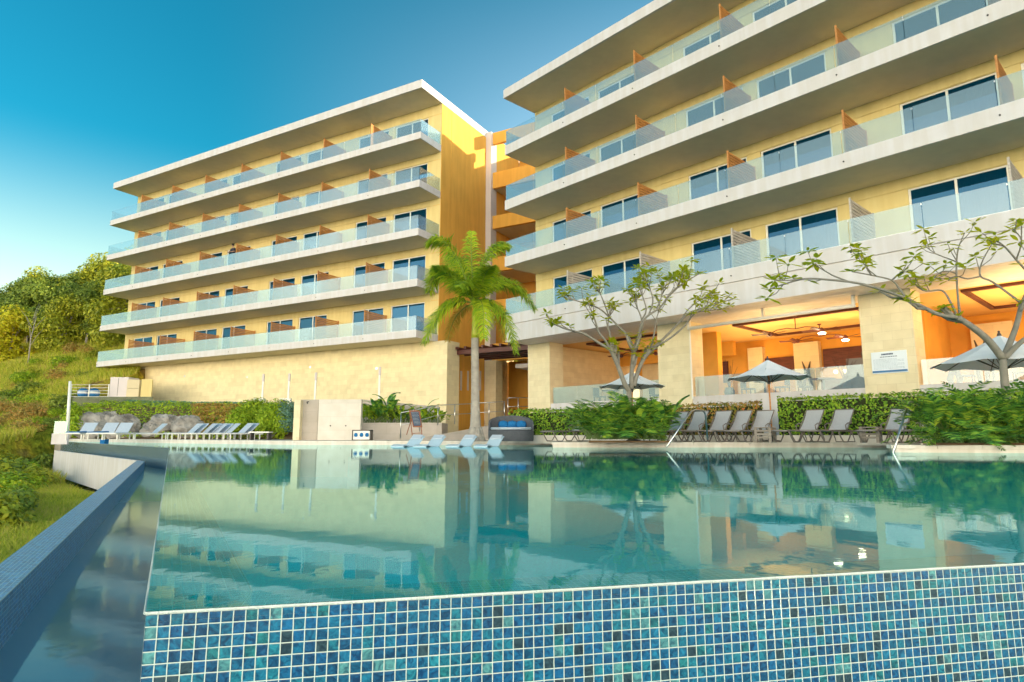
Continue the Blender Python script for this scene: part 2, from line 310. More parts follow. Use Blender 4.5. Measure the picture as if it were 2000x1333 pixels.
M = dict(
 white=mat('white_render', (.67, .65, .67), .6, .03, 1.5, .1, 60, stain=.07),
 soffit=mat('soffit_render', (.76, .66, .47), .8, .04, 2, .15, 90),
 wall=mat('sand_render', (.74, .605, .27), .8, .04, 1.2, .15, 70, stain=.05),
 orange=mat('orange_render', (.80, .42, .07), .8, .07, .5, .15, 60, stain=.08),
 lav=mat('pale_lavender_render', (.66, .60, .60), .7, .03, 1),
 frame=mat('white_aluminium', (.85, .84, .78), .35, .02, 2),
 steel=mat('brushed_steel', (.6, .6, .6), .3, .05, 4, metal=1),
 dark=mat('dark_metal', (.05, .045, .045), .45, .1, 4),
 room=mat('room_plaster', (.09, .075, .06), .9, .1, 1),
 curtain=mat('curtain_cloth', (.66, .64, .58), .9, .1, 6),
 glass=glassmat('balcony_glass', (.84, .93, .95), .12, ior=1.35, refl=.42, haze=(.50, .68, .82), hzf=.17),
 pane=glassmat('window_glass', (.16, .30, .40), .08, haze=(.0, .16, .36), hzf=.18, gcol=(.22, .52, .85)),
 slat=woodmat('cedar_slats', (.42, .17, .04), (.58, .26, .07)),
 slatgrey=woodmat('weathered_slats', (.42, .36, .30), (.58, .52, .46)),
 stone=stonemat('travertine_cladding', ((.86, .75, .48), (.74, .63, .39)), .62, .31, mortar=(.70, .60, .38)),
 stone2=stonemat('pale_travertine', ((.82, .73, .50), (.74, .64, .42)), .6, .3, mortar=(.66, .57, .38)),
 wood_dark=woodmat('dark_red_timber', (.07, .018, .014), (.13, .035, .025)),
 intwall=mat('warm_interior_wall', (.78, .41, .07), .7, .15, .8),
 intceil=mat('interior_ceiling', (.78, .50, .20), .7, .04, 1),
 floor=mat('interior_floor', (.35, .25, .16), .4, .1, 1),
 deck=mat('deck_stone', (.64, .56, .48), .6, .1, 1.6, .2, 60, stain=.1),
 coping=mat('coping_stone', (.82, .77, .70), .5, .08, 2.2, .2, 50, stain=.12),
 mosaic=mosaicmat('glass_mosaic', [(.003, .038, .105), (.003, .055, .15), (.005, .085, .15), (.003, .042, .11), (.005, .08, .15), (.004, .060, .145), (.03, .13, .17), (.010, .030, .05), (.003, .055, .14), (.006, .085, .12), (.003, .05, .145), (.004, .075, .16), (.003, .05, .12), (.004, .07, .165), (.003, .055, .16), (.004, .042, .12), (.004, .075, .17), (.006, .10, .17)]),
 mosaic2=mosaicmat('basin_mosaic', [(0.039, 0.169, 0.39), (0.039, 0.247, 0.52), (0.078, 0.338, 0.572), (0.065, 0.208, 0.416), (0.065, 0.299, 0.624)], grout=(.62, .74, .78), gw=.08, rough=.3),
 poolin=mosaicmat('pool_inner_mosaic', [(.02, .62, .66), (.02, .70, .72), (.03, .76, .76), (.02, .56, .64)], grout=(.5, .85, .82), gw=.05, rough=.4),
 grout=mat('white_grout', (.42, .50, .50), .8, .1, 30, .4, 200),
 water=watermat('pool_water', (.26, .94, .95), .0, .0006, 7.0, ior=1.21, stretch=(1, .7, 1), rgh=.025, lng=.5, body=(.0, .52, .59), bf=.37),
 water2=watermat('basin_water', (.5, .75, .85), .0, .0012, 5.0, ior=1.19, rgh=.06, lng=.8, body=(.30, .46, .54), bf=.85),
 sea=mat('sea', (.01, .10, .16), .15, .2, .02),
 trunk=mat('pale_bark', (.36, .33, .29), .85, .2, 5, .5, 30),
 frbark=mat('frangipani_bark', (.23, .215, .18), .8, .15, 6, .4, 40),
 cloth=mat('white_blue_canvas', (.78, .83, .90), .8, .03, 3),
 sling=mat('grey_sling_mesh', (.46, .47, .50), .7, .05, 20, .2, 300),
 slingblue=mat('pale_blue_sling', (.50, .58, .68), .6, .05, 10),
 lframe=mat('taupe_powder_coat', (.20, .17, .15), .45, .1, 5),
 towel=mat('blue_towel', (.01, .16, .42), .95, .15, 30, .5, 120),
 wicker=mat('dark_wicker', (.10, .11, .13), .7, .3, 60, .6, 120),
 poly=mat('pale_blue_resin', (.46, .62, .74), .3, .03, 3),
 rock=mat('grey_rock', (.22, .20, .18), .9, .4, 1.4, 1.0, 5, c2=(.50, .48, .45)),
 soil=mat('soil', (.16, .10, .05), .95, .4, 2, .6, 9),
)
# ------------------------------------------------------------------ pool
DZ = .165                                            # deck level above the water
C0 = onz(285, 1195, 0)[:2]; C1 = onz(331, 875, 0)[:2]; C2 = onz(118, 862.4, 0)[:2]
CRR = onz(2000, 1099, 0)[:2]
df = (CRR - C0) / np.linalg.norm(CRR - C0); dr_ = (C1 - C0) / np.linalg.norm(C1 - C0); dg = (C2 - C1) / np.linalg.norm(C2 - C1)
PR = C0 + df * 24
E_ = [onz(x, y, 0)[:2] for x, y in ((140, 862.9), (330, 866.2), (468, 868.0), (575, 869.6), (1080, 869.8))]
E2 = [onz(x, y, 0)[:2] for x, y in ((1080, 874.6), (1738, 874.6))]
E3 = [onz(x, y, 0)[:2] for x, y in ((1745, 884.2), (2010, 885.6), (2400, 887.5))]
shore = [C2 + (E_[0] - C2) * .6] + E_ + E2 + E3
pool_poly = [C0, PR] + [np.array([PR[0] + 4, shore[-1][1]])] + shore[::-1] + [C2, C1]
def nrm2(d): return np.array([-d[1], d[0]])
def poly_mesh(name, poly, z, m, kind=None, up=True):
    mb = MB(); from mathutils.geometry import tessellate_polygon
    v = [(float(p[0]), float(p[1]), z) for p in poly]
    for t in tessellate_polygon([[Vector(q) for q in v]]):
        a, b, c = (Vector(v[i]) for i in t)
        if (b - a).cross(c - a).z < 0: t = t[::-1]
        mb.face([v[i] for i in t])
    o = mb.build(name, m); 
    if kind: o['kind'] = kind
    return o
poly_mesh('pool_water', pool_poly, 0.0, M['water'], 'structure')
# pool shell: rim walls (mosaic), floor, far walls
pw = root('pool_shell', (C0[0], C0[1], -1.4), 'blue glass mosaic infinity pool brimming with calm water', 'swimming pool')
def wallseg(a, b, th, z0, z1, name, m, uv=True, side=1):
    d = (b - a) / np.linalg.norm(b - a); q = nrm2(d) * side
    mb = MB(); mb.prism([a, b, b + q * th, a + q * th], z0, z1)
    return mb.build(name, m, pw, uvdir=(d[0], d[1], (a[0], a[1], 0)))
q1 = nrm2(df); q2 = -nrm2(dr_); q3 = nrm2(dg)        # inward
TH = .235
inn0 = None
def inter(p, d, q, e):
    A = np.array([[d[0], -e[0]], [d[1], -e[1]]]); t = np.linalg.solve(A, q - p); return p + d * t[0]
i0 = inter(C0 + q1 * TH, df, C0 + q2 * TH, dr_)
q3 = nrm2(dg);
if q3 @ (np.array([0, 20]) - C1) < 0: q3 = -q3
i1 = inter(C0 + q2 * TH, dr_, C1 + q3 * TH, dg); i2 = C2 + q3 * TH
for a, b, ia, ib, d in ((C0, PR, i0, PR + q1 * TH, df), (C1, C0, i1, i0, dr_), (C2, C1, i2, i1, dg)):
    mb = MB(); mb.prism([a, b, ib, ia], -1.4, -.022); k_ = (ia - a) * .05; k2 = (ib - b) * .05
    mb.prism([a, b, b + k2, a + k_], -.0215, -.003)
    ref = C0 if d is not dg else C1
    mb.build('infinity_wall', M['mosaic'], pw, uvdir=(d[0], d[1], (ref[0], ref[1], -.006)))
mb = MB()
for a, b, d in ((C0, PR, df), (C1, C0, dr_), (C2, C1, dg)):   # bright grout arris along the brim
    q = nrm2((b - a) / np.linalg.norm(b - a)); k = 0
    e = (b - a) / np.linalg.norm(b - a)
    if q @ (np.array([0, 15]) - a) < 0: q = -q
    n_ = max(2, int(np.linalg.norm(b - a) / .12))
    pts = [a + (b - a) * i / n_ - q * .0015 for i in range(n_ + 1)]
    rr = [(.0034 + .0010 * noise.noise(Vector((p[0] * 9, p[1] * 9, 3)))) for p in pts]
    mb.tube([(p[0], p[1], -.0035 + .0008 * noise.noise(Vector((p[0] * 5, p[1] * 5, 0)))) for p in pts], rr, 6)
mb.build('brim_grout', M['grout'], pw)
fl_poly = [i0, PR + q1 * TH, np.array([PR[0] + 4, shore[-1][1]])] + [p for p in shore[::-1]] + [i2, i1]
from mathutils.geometry import tessellate_polygon
mb = MB(); v = [(float(p[0]), float(p[1]), -1.25) for p in fl_poly]
for t in tessellate_polygon([[Vector(q) for q in v]]): mb.face([v[i] for i in t])
mb.build('pool_floor', M['poolin'], pw, uvdir=(df[0], df[1]))
mb = MB()
for a, b, c_, d_ in ((i0, PR + q1 * TH, 0, 0), (i1, i0, 0, 0), (i2, i1, 0, 0)):   # inner lining, 4 mm proud
    e = (b - a) / np.linalg.norm(b - a); q = nrm2(e)
    if q @ (np.array([0, 15]) - a) < 0: q = -q
    o_ = q * .004
    mb.face([(a[0] + o_[0], a[1] + o_[1], -1.3), (b[0] + o_[0], b[1] + o_[1], -1.3), (b[0] + o_[0], b[1] + o_[1], -.024), (a[0] + o_[0], a[1] + o_[1], -.024)])
mb.build('wall_lining', M['poolin'], pw, uvdir=(df[0], df[1]))
# ------------------------------------------------------------------ catch basin round the outside
ZB, ZW, ZF = -.70, -.435, -.92
u = dr_; lat = -nrm2(u)
if lat[0] > 0: lat = -lat                          # to the left of the rim
def rimoff(off, y):                                # point on a line parallel to the rim, off metres outside it
    return C0 + lat * off + u * ((y - C0[1]) / u[1])
WI, WO = .665, .875
far_l = onz(280, 901, ZW)[:2]
ti = (far_l - C0) @ u
Bi0 = C0 + lat * WI + u * (-4.2); Bi1 = C0 + lat * WI + u * ti
Bo0 = C0 + lat * WO + u * (-4.2); Bo1 = onz(267, 900, ZW)[:2]
Gd = (onz(83, 877, ZW)[:2] - Bo1); Gd /= np.linalg.norm(Gd); Bo2 = Bo1 + Gd * 19.5
gq = nrm2(Gd)
if gq @ (C1 - Bo1) < 0: gq = -gq
Bi2 = Bo2 + gq * .12; Bi1b = Bo1 + gq * .12
bw = root('outer_basin_wall', (Bo1[0], Bo1[1], -1.5), 'low blue mosaic wall running away on the left between lawn and basin, white plaster at its far end', 'wall')
mb = MB(); mb.prism([Bi0, Bi1, Bo1, Bo0], -1.6, ZW)
mb.build('mosaic_section', M['mosaic2'], bw, uvdir=(u[0], u[1], (Bo0[0], Bo0[1], ZW)))
mb = MB(); mb.tube([(p[0], p[1], ZW + .001) for p in (Bi0, Bi1)], .0045, 6); mb.build('edge_grout', M['grout'], bw)
mb = MB(); mb.prism([Bo1, Bi1b, Bi2, Bo2], -1.75, ZW); mb.build('plaster_section', M['white'], bw)
# near return of the basin (below and in front of the lens)
Q0 = Bi0; Q1 = Bi0 + df * 14
basin_poly = [C0, C1, C2, Bi2, Bi1b, Bi1, Bi0, Q1 - u * 0, PR + np.array([0, 0])]
poly_mesh('basin_water', [C0 - q1 * .001, PR, PR - u * 4.0, Bi0, Bi1, Bi1b, Bi2, C2 + (Bi2 - C2) * .1, C1 + lat * .001], ZB, M['water2'], 'structure')
poly_mesh('basin_floor', [C0 + u * .2, PR + u * .2, PR - u * 4.0, Bi0 + lat * .1, Bi1 + lat * .1, Bi2 + lat * .1, C2, C1], ZF, mat('basin_render', (.07, .12, .15), .7, .2, 3), 'structure')
# ------------------------------------------------------------------ deck
deck_poly = shore + [np.array([40, shore[-1][1]]), np.array([40, 75]), np.array([-20, 75]), np.array([-30, 50]), C2 + np.array([.6, 3.2]), C2 + np.array([-.7, .5])]
from mathutils.geometry import tessellate_polygon as tess
mb = MB(); dpz = [(float(p[0]), float(p[1])) for p in deck_poly]
v = [(x, y, DZ - .05) for x, y in dpz]
for t in tess([[Vector(q) for q in v]]):
    a, b, c = (Vector(v[i]) for i in t)
    if (b - a).cross(c - a).z < 0: t = t[::-1]
    mb.face([v[i] for i in t])
n_ = len(dpz)
for i in range(n_):
    a, b = dpz[i], dpz[(i + 1) % n_]; mb.face([(*a, -1.5), (*b, -1.5), (*b, DZ - .05), (*a, DZ - .05)])
tag(mb.build('pool_deck', M['deck']), kind='structure')
# coping stones along the water
cop = root('pool_coping', (E2[0][0], E2[0][1], 0), 'pale stone coping along the far edge of the pool', 'coping')
def coping(pts, w=.42, z0=.085, z1=DZ, step=.9, ov=.03):
    for a, b in zip(pts[:-1], pts[1:]):
        Ld = np.linalg.norm(b - a)
        if Ld < .3: continue
        e = (b - a) / Ld; q = nrm2(e)
        if q @ (a - np.array([0, 5])) < 0: q = -q
        n = max(1, round(Ld / step)); mb = MB()
        for i in range(n):
            p0 = a + e * (Ld * i / n + .004); p1 = a + e * (Ld * (i + 1) / n - .004)
            mb.prism([p0 - q * ov, p1 - q * ov, p1 + q * w, p0 + q * w], z0, z1 + .003 * random.random())
        mb.build('coping_run', M['coping'], cop)
        m2 = MB(); m2.prism([a - q * .008, b - q * .008, b + q * .1, a + q * .1], -1.25, z0 - .006); m2.build('riser', M['coping'], cop)
coping(shore[0:4]); coping(shore[3:6]); coping([E_[-1], E2[0]]); coping(E2); coping([E2[1], E3[0]]); coping(E3)
# deck surface back of coping: large stone slabs
mb = MB()
stm = stonemat('deck_paving', ((.68, .60, .52), (.60, .53, .46)), .9, .6, mortar=(.34, .3, .26), rough=.55)
back_ = []
pp = shore
for i, p in enumerate(pp): back_.append(p + np.array([.1, .42]))
v = [(float(p[0]), float(p[1]), DZ - .004) for p in back_ + [np.array([30, shore[-1][1] + .42]), np.array([30, 40]), np.array([-26, 46]), C2 + np.array([1.0, 2.4])]]
for t in tess([[Vector(q) for q in v]]):
    a, b, c = (Vector(v[i]) for i in t)
    if (b - a).cross(c - a).z < 0: t = t[::-1]
    mb.face([v[i] for i in t])
tag(mb.build('deck_paving', stm, uvdir=(.677, -.736)), kind='structure')
# ------------------------------------------------------------------ terrain
def sstep(x, a, b):
    t = max(0.0, min(1.0, (x - a) / (b - a))); return t * t * (3 - 2 * t)
def H(X, Y):
    w = (np.array([X, Y]) - C0) @ lat                 # metres left of the rim line
    base = -.98 - .03 * max(0, w - 1) - .02 * max(0, 10 - Y)
    if w > 45: base -= (w - 45) * .2
    t = (Y - 44) + .35 * (X + 40)
    hill = 0
    base += 1.35 * sstep(Y, 31, 43) * sstep(-X, 22, 30)
    if t > 0:
        t2 = min(t, 70); hill = .45 * t2 * sstep(t2, -4, 10) + max(0, t - 70) * .1
        hill *= 1 - .65 * sstep(-X, 62, 100)
    gx = 1.2 * noise.noise(Vector((X * .06, Y * .06, 1))) + .5 * noise.noise(Vector((X * .2, Y * .2, 5)))
    h = base + hill + gx * (.25 + .9 * sstep(t, 0, 20)) * (1 - .85 * sstep(12 - w, 0, 9))
    if w < 1.6 and Y < 43: h = min(h, -2.4)
    wf = (np.array([X, Y]) - Bo1) @ gq                # beyond the white wall line -> pool / deck side
    if wf > -.3 and Y < 52 and X > C2[0] + .8: h = min(h, -2.4)
    if Y < 60 and X > -31: 
        if (np.array([X, Y]) - LF.o[:2]) @ LF.n[:2] < 16 or X > -5: h = min(h, -2.0)
    if Y < -4: h = min(h, -1.5 - (-4 - Y) * .35)
    if X < -8 and Y < 8: h -= 0
    return max(h, -30)
def grid(xs, ys, fn, name, m):
    mb = MB(); nx, ny = len(xs), len(ys)
    mb.v = [(x, y, fn(x, y)) for y in ys for x in xs]
    for j in range(ny - 1):
        for i in range(nx - 1):
            a = j * nx + i; mb.f.append((a, a + 1, a + nx + 1, a + nx)); mb.mi.append(0)
    return mb.build(name, m, smooth=True)
def axis(lo, hi, a, b, f, c):      # fine between a and b, coarse outside
    r = list(np.arange(a, b, f)); x = a
    st = f
    while x > lo: st *= 1.25; x -= st; r.insert(0, x)
    x = r[-1] if b > a else b; st = f
    while x < hi: st *= 1.25; x += st; r.append(x)
    return r
def groundmat():
    m, t, n, l, p = nm('meadow'); p.inputs['Roughness'].default_value = .95; p.inputs['Specular IOR Level'].default_value = .1
    tc = n.new('ShaderNodeTexCoord')
    a = n.new('ShaderNodeTexNoise'); a.inputs['Scale'].default_value = .22; a.inputs['Detail'].default_value = 8; l.new(tc.outputs['Object'], a.inputs[0])
    cr = n.new('ShaderNodeValToRGB'); l.new(a.outputs[0], cr.inputs[0]); e = cr.color_ramp.elements
    for _ in range(3): e.new(.5)
    for i, (ps, c) in enumerate(((.33, (.10, .13, .03)), (.43, (.26, .29, .025)), (.5, (.46, .36, .035)), (.57, (.30, .20, .08)), (.68, (.24, .27, .03)))): e[i].position = ps; e[i].color = (*c, 1)
    b = n.new('ShaderNodeTexNoise'); b.inputs['Scale'].default_value = 3; b.inputs['Detail'].default_value = 8; l.new(tc.outputs['Object'], b.inputs[0])
    r2 = n.new('ShaderNodeValToRGB'); l.new(b.outputs[0], r2.inputs[0]); r2.color_ramp.elements[0].position = .3; r2.color_ramp.elements[0].color = (.45, .45, .45, 1); r2.color_ramp.elements[1].position = .65; r2.color_ramp.elements[1].color = (1.2, 1.2, 1.1, 1)
    mx = n.new('ShaderNodeMix'); mx.data_type = 'RGBA'; mx.blend_type = 'MULTIPLY'; mx.inputs[0].default_value = 1; l.new(cr.outputs[0], mx.inputs[6]); l.new(r2.outputs[0], mx.inputs[7]); l.new(mx.outputs[2], p.inputs['Base Color'])
    bp = n.new('ShaderNodeBump'); bp.inputs['Strength'].default_value = 1; bp.inputs['Distance'].default_value = .25; l.new(b.outputs[0], bp.inputs['Height']); l.new(bp.outputs[0], p.inputs['Normal'])
    return m
xs = axis(-1500, 1500, -75, 25, 1.0, 0); ys = axis(-1200, 1500, -6, 110, 1.0, 0)
tag(grid(xs, ys, H, 'ground', groundmat()), kind='structure')
mb = MB(); mb.face([(-2500, -2500, -24), (2500, -2500, -24), (2500, -60, -24), (-2500, -60, -24)]); mb.face([(-2500, -60, -24), (-120, -60, -24), (-120, 2500, -24), (-2500, 2500, -24)])
tag(mb.build('sea', M['sea']), kind='structure')
# ------------------------------------------------------------------ hotel wings
RAILH = .86
def winpos(i, div0, bay):      # window span in bay i (0 = next to the gap), mirrored pairs
    a = div0 + bay * (i - 1); b = a + bay
    return (a + 1.15, a + bay - .32) if i % 2 == 0 else (a + .28, a + bay - 1.2)
def make_wing(fr, base, s_end, nb, div0, bay, dep, zs, sl, roofz, roofh, rooftop_ext, name, label, wood_floors, rooftop=False):
    o = root(name, fr(0, dep, base), label, 'hotel')
    BK = 13.0
    # solid core
    mb = MB()
    nfl = len(zs); tops = zs[1:] + [roofz]
    W0 = dep
    for k, z in enumerate(zs):
        z0 = z + sl; z1 = tops[k]; wt = z0 + 2.23
        mb.box(fr, 0, s_end, W0, W0 + .22, wt, z1)
        prev = 0
        spans = [winpos(i, div0, bay) for i in range(nb)]
        spans[0] = (max(spans[0][0], .85), spans[0][1])
        for a, b in spans + [(s_end, None)]:
            if a > prev + .02: mb.box(fr, prev, a, W0, W0 + .22, z0, wt - .022)
            prev = b if b else prev
        mb.box(fr, .0, s_end, W0 + .03, W0 + .2, wt - .022, wt)
        mb.box(fr, 0, s_end, W0 + .23, BK, z1 - .01, z1 + .3) if False else None
    mb.build('wall', M['wall'], o)
    # rooms behind the glass
    mb = MB()
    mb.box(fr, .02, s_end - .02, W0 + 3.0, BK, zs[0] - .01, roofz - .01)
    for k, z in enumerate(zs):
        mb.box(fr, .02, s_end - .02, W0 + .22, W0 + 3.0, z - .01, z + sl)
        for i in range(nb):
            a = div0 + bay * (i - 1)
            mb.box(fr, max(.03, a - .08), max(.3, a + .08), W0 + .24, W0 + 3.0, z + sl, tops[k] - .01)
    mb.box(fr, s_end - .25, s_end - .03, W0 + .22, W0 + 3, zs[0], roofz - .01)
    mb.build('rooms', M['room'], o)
    # end walls
    # balconies
    for k, z in enumerate(zs):
        z0 = z + sl
        mb = MB(); mb.box(fr, 0, s_end, 0, dep + .001, z, z0, 0)
        mbf = MB(); mbf.box(fr, .06, s_end - .06, .06, dep - .01, z - .004, z + .01)
        sb = mb.build('balcony', M['white'], o, bevel=.012)
        mbf.build('soffit', M['soffit'], sb)
        mp_ = MB()
        for i in range(nb):
            c = fr(div0 + bay * i - .05, -.03, z + sl * .45); d = fr(0, -1, 0) - fr(0, 0, 0)
            mp_.tube([c, c - d * .1], .028, 8)
        mp_.build('spout', M['dark'], sb)
        # glass balustrade: panes with narrow joints
        mg = MB(); pane = bay / 2; s = .06
        while s < s_end - .1:
            e = min(s + pane - .02, s_end - .06)
            mg.box(fr, s, e, .035, .05, z0 + .012, z0 + RAILH); s += pane
        for ss in (.035, s_end - .05):
            mg.box(fr, ss, ss + .015, .07, dep - .05, z0 + .012, z0 + RAILH)
        mg.build('balustrade', M['glass'], sb)
        mc = MB()
        s = .05
        while s < s_end - .1:
            mc.box(fr, s - .025, s + .005, .03, .056, z0 + RAILH - .09, z0 + RAILH - .04) if s > .1 else None
            s += pane
        mc.box(fr, .03, s_end - .03, .028, .06, z0, z0 + .012)
        mc.build('glass_clamp', M['steel'], sb)
        sm_ = M['slatgrey'] if k < wood_floors else M['slat']
        for i in range(nb - 1 if s_end < 36 else nb):
            sd_ = div0 + bay * i
            if sd_ > s_end - .5: continue
            md = MB(); ht = 1.62
            md.box(fr, sd_ - .03, sd_ + .03, .1, .17, z0, z0 + ht)
            md.box(fr, sd_ - .03, sd_ + .03, dep - .07, dep, z0, z0 + ht)
            nsl = 13
            for j in range(nsl):
                zz = z0 + .04 + (ht - .06) * j / nsl
                md.box(fr, sd_ - .022, sd_ + .022, .17, dep - .07, zz, zz + (ht - .06) / nsl - .028)
            md.build('privacy_screen', sm_, sb)
        # sliding doors
        for i in range(nb):
            a, b = winpos(i, div0, bay)
            if i == 0: a = max(a, .85)
            wt = z0 + 2.23; mf = MB(); y0, y1 = W0 + .07, W0 + .15; fw = .075
            mf.box(fr, a, b, y0, y1, wt - fw - .005, wt - .005); mf.box(fr, a, b, y0, y1, z0 + .002, z0 + .06)
            mid = (a + b) / 2 + random.choice((-.02, .02, 0))
            for q in (a, b - fw, mid - fw / 2): mf.box(fr, q, q + fw, y0 - .004, y1 - .004, z0 + .06, wt - fw - .005)
            mh = mf.box(fr, b - fw - .002 if i % 2 == 0 else a - .002, b + .002 if i % 2 == 0 else a + fw + .002, y0 - .012, y0 - .005, z0 + .9, z0 + 1.15)
            fo = mf.build('sliding_door', M['frame'], o)
            mg = MB(); mg.box(fr, a + fw, mid - fw / 2, W0 + .105, W0 + .113, z0 + .06, wt - fw - .005)
            mg.box(fr, mid + fw / 2, b - fw, W0 + .105, W0 + .113, z0 + .06, wt - fw - .005)
            mg.build('glass_pane', M['pane'], fo)
            rr = random.random()
            if rr < .85:
                mcn = MB(); c0, c1 = (a + .05, a + random.uniform(.4, 1.5)) if rr < .4 else (b - random.uniform(.4, 1.6), b - .05)
                n_ = max(6, int((c1 - c0) / .05)); pts = []
                for j in range(n_ + 1):
                    q = c0 + (c1 - c0) * j / n_; pts.append((q, W0 + .32 + .03 * math.sin(j * 1.9)))
                for (sa, na), (sb_, nb_) in zip(pts[:-1], pts[1:]):
                    mcn.face([fr(sa, na, z0 + .02), fr(sb_, nb_, z0 + .02), fr(sb_, nb_, wt + .1), fr(sa, na, wt + .1)])
                mcn.build('curtain', M['curtain'], fo)
    # roof
    if rooftop: mb = MB(); mb.box(fr, 1.2, s_end - 1, 8.5, BK, roofz + roofh, roofz + 3.3); mb.build('rooftop_shadow_block', M['white'], o)  # unseen raised block added so its shadow falls on the orange end wall
    mb = MB(); e0, e1 = rooftop_ext
    mb.box(fr, e0, s_end - e1, -.02, BK + .6, roofz, roofz + roofh)
    rf = mb.build('roof', M['white'], o, bevel=.015)
    mb = MB(); mb.box(fr, e0 + .1, s_end - e1 - .1, .1, dep - .01, roofz - .004, roofz + .02); mb.build('eaves_soffit', M['soffit'], rf)
    mb = MB(); mb.box(fr, e0 + .04, s_end - e1 - .04, .02, BK + .5, roofz + roofh, roofz + roofh + .05); mb.build('roof_flashing', M['lav'], rf)
    return o
ZL = [6.13, 9.23, 12.40, 15.49, 18.64]
hotL = make_wing(LF, 1.9, 34.0, 8, 4.18, 4.25, 2.2, ZL, .45, 22.02, .52, (-.03, 0), 'hotel_building',
                 'farther hotel wing on the left with five balcony floors over a cream stone wall', 0)
# travertine base of the left wing
mb = MB(); mb.box(LF, -.95, 33.9, 1.87, 3.2, -.2, 6.128); mb.box(LF, .6, 33.8, 3.21, 13, 1, 6.12)
mb.build('stone_base_wall', M['stone'], hotL, uvdir=(LF.s[0], LF.s[1]))
mb = MB(); mb.box(LF, -.93, -.02, 2.6, 7.6, 1.0, 6.1); mb.build('stone_pier', M['lav'], hotL) if False else None
# end wall, orange render, with a vertical joint
mb = MB(); mb.box(LF, -.03, .6, 2.21, 3.30, 6.16, 22.01); mb.box(LF, -.03, .6, 3.325, 7.70, -.2, 22.01); mb.box(LF, .0, .6, 3.2, 3.4, 6.17, 22.0)
mb.build('end_wall', M['orange'], hotL)
for i, s in enumerate((4.5, 10.5, 17, 24.5)):
    mb = MB(); mb.box(LF, s, s + .18, 1.85, 1.868, 4.6 + .4 * (i % 2), 4.75 + .4 * (i % 2)); mb.build('wall_vent', M['steel'], hotL)
for x in (900.5, 914, 938):
    q = onv(x, 745, LF(-.04, 0, 0), LF.s); n_ = (q - LF.o) @ LF.n; z0 = onv(x, 763, LF(-.04, 0, 0), LF.s)[2]; z1 = onv(x, 725, LF(-.04, 0, 0), LF.s)[2]
    mb = MB(); mb.box(LF, -.05, -.032, n_ - .1, n_ + .1, z0, z1); mb.build('slit_window', M['lav'], hotL)
ZR = [6.20, 9.40, 12.60, 15.80]
hotR = make_wing(RF, 1.0, 38.7, 9, 4.45, 4.32, 2.38, ZR, .55, 19.22, .50, (-.12, 0), 'hotel_building',
                 'nearer hotel wing on the right with four balcony floors over an open restaurant', 1, True)
mb = MB(); mb.box(RF, .0, 38.7, .05, .5, 5.28, 6.19); mb.build('fascia_band', M['white'], hotR)
mb = MB(); mb.box(RF, .0, 38.7, .5, 13, 5.30, 6.19); mb.build('terrace_ceiling', M['intceil'], hotR)
mb = MB(); mb.box(RF, .02, 38.6, .52, 3.0, 5.285, 5.3); mb.build('terrace_soffit', M['white'], hotR)
mb = MB(); mb.box(RF, .35, .95, 2.76, 13, -.2, 5.27); mb.build('ground_side_wall', M['stone2'], hotR, uvdir=(RF.n[0], RF.n[1])); mb = MB(); mb.box(RF, .4, .9, 2.5, 13, 6.76, 19.2); mb.build('end_wall', M['orange'], hotR)
for k, s in enumerate((.03, 8.43, 16.89, 25.3, 33.8)):
    mb = MB(); mb.box(RF, s, s + 1.64, 1.7, 2.75, .9, 5.283)
    p = mb.build('stone_pillar', M['stone2'], hotR, uvdir=(RF.s[0], RF.s[1]))
# terrace floor slab, upstand, interior
mb = MB(); mb.box(RF, 1.6, 38, 2.0, 13, .3, 1.93); mb.build('restaurant_floor', M['floor'], hotR)
mb = MB(); mb.box(RF, 1.67, 38, 1.75, 1.99, .3, 2.02); mb.build('terrace_upstand', M['white'], hotR)
WN = 9.5
mb = MB(); mb.box(RF, 1.7, 38.5, WN, WN + .3, 1.93, 5.3); mb.box(RF, 8.45, 9.4, 5.2, 5.6, 1.93, 5.3); mb.box(RF, .96, 8.4, 8.6, 8.9, 4.55, 5.3)
mb.box(RF, 17.3, 17.8, 6.0, 9.5, 1.93, 5.3)
mb.build('restaurant_back_wall', M['intwall'], hotR)
mb = MB()
for s0, s1, z0, z1 in ((12.6, 15.9, 3.6, 4.5), (4.4, 7.6, 3.2, 4.35), (8.9, 11.2, 3.6, 4.3)): mb.box(RF, s0, s1, WN - .12, WN - .01, z0, z1)
mb.build('red_bar_canopy', M['wood_dark'], hotR)
for s0, s1 in ((2.2, 4.4), (8.9, 9.7), (11.3, 12.5), (15.95, 17.2), (18.6, 20.0), (22.0, 24.0)):
    mb = MB(); mb.box(RF, s0, s1, WN - .35, WN - .01, 1.93, 4.9); mb.build('interior_column', M['stone2'], hotR, uvdir=(RF.s[0], RF.s[1]))
# tray recess trim of the ceilings
for (s0, s1, n0, n1) in ((10.9, 16.2, 3.9, 8.2), (19.6, 24.6, 3.3, 7.8), (2.6, 7.6, 3.6, 8)):
    mb = MB()
    for a in ((s0, s1, n0, n0 + .16), (s0, s1, n1 - .16, n1), (s0, s0 + .16, n0 + .16, n1 - .16), (s1 - .16, s1, n0 + .16, n1 - .16)): mb.box(RF, *a, 5.2, 5.298)
    mb.build('ceiling_tray_trim', M['wood_dark'], hotR)
# glass screens on the upstand
for s0, s1 in ((1.75, 8.4), (10.15, 16.85), (18.6, 25.25)):
    mb = MB(); n_ = 4; w = (s1 - s0) / n_
    for i in range(n_): mb.box(RF, s0 + w * i + .01, s0 + w * (i + 1) - .01, 1.86, 1.872, 2.03, 2.86)
    mb.build('glass_screen', M['glass'], hotR)
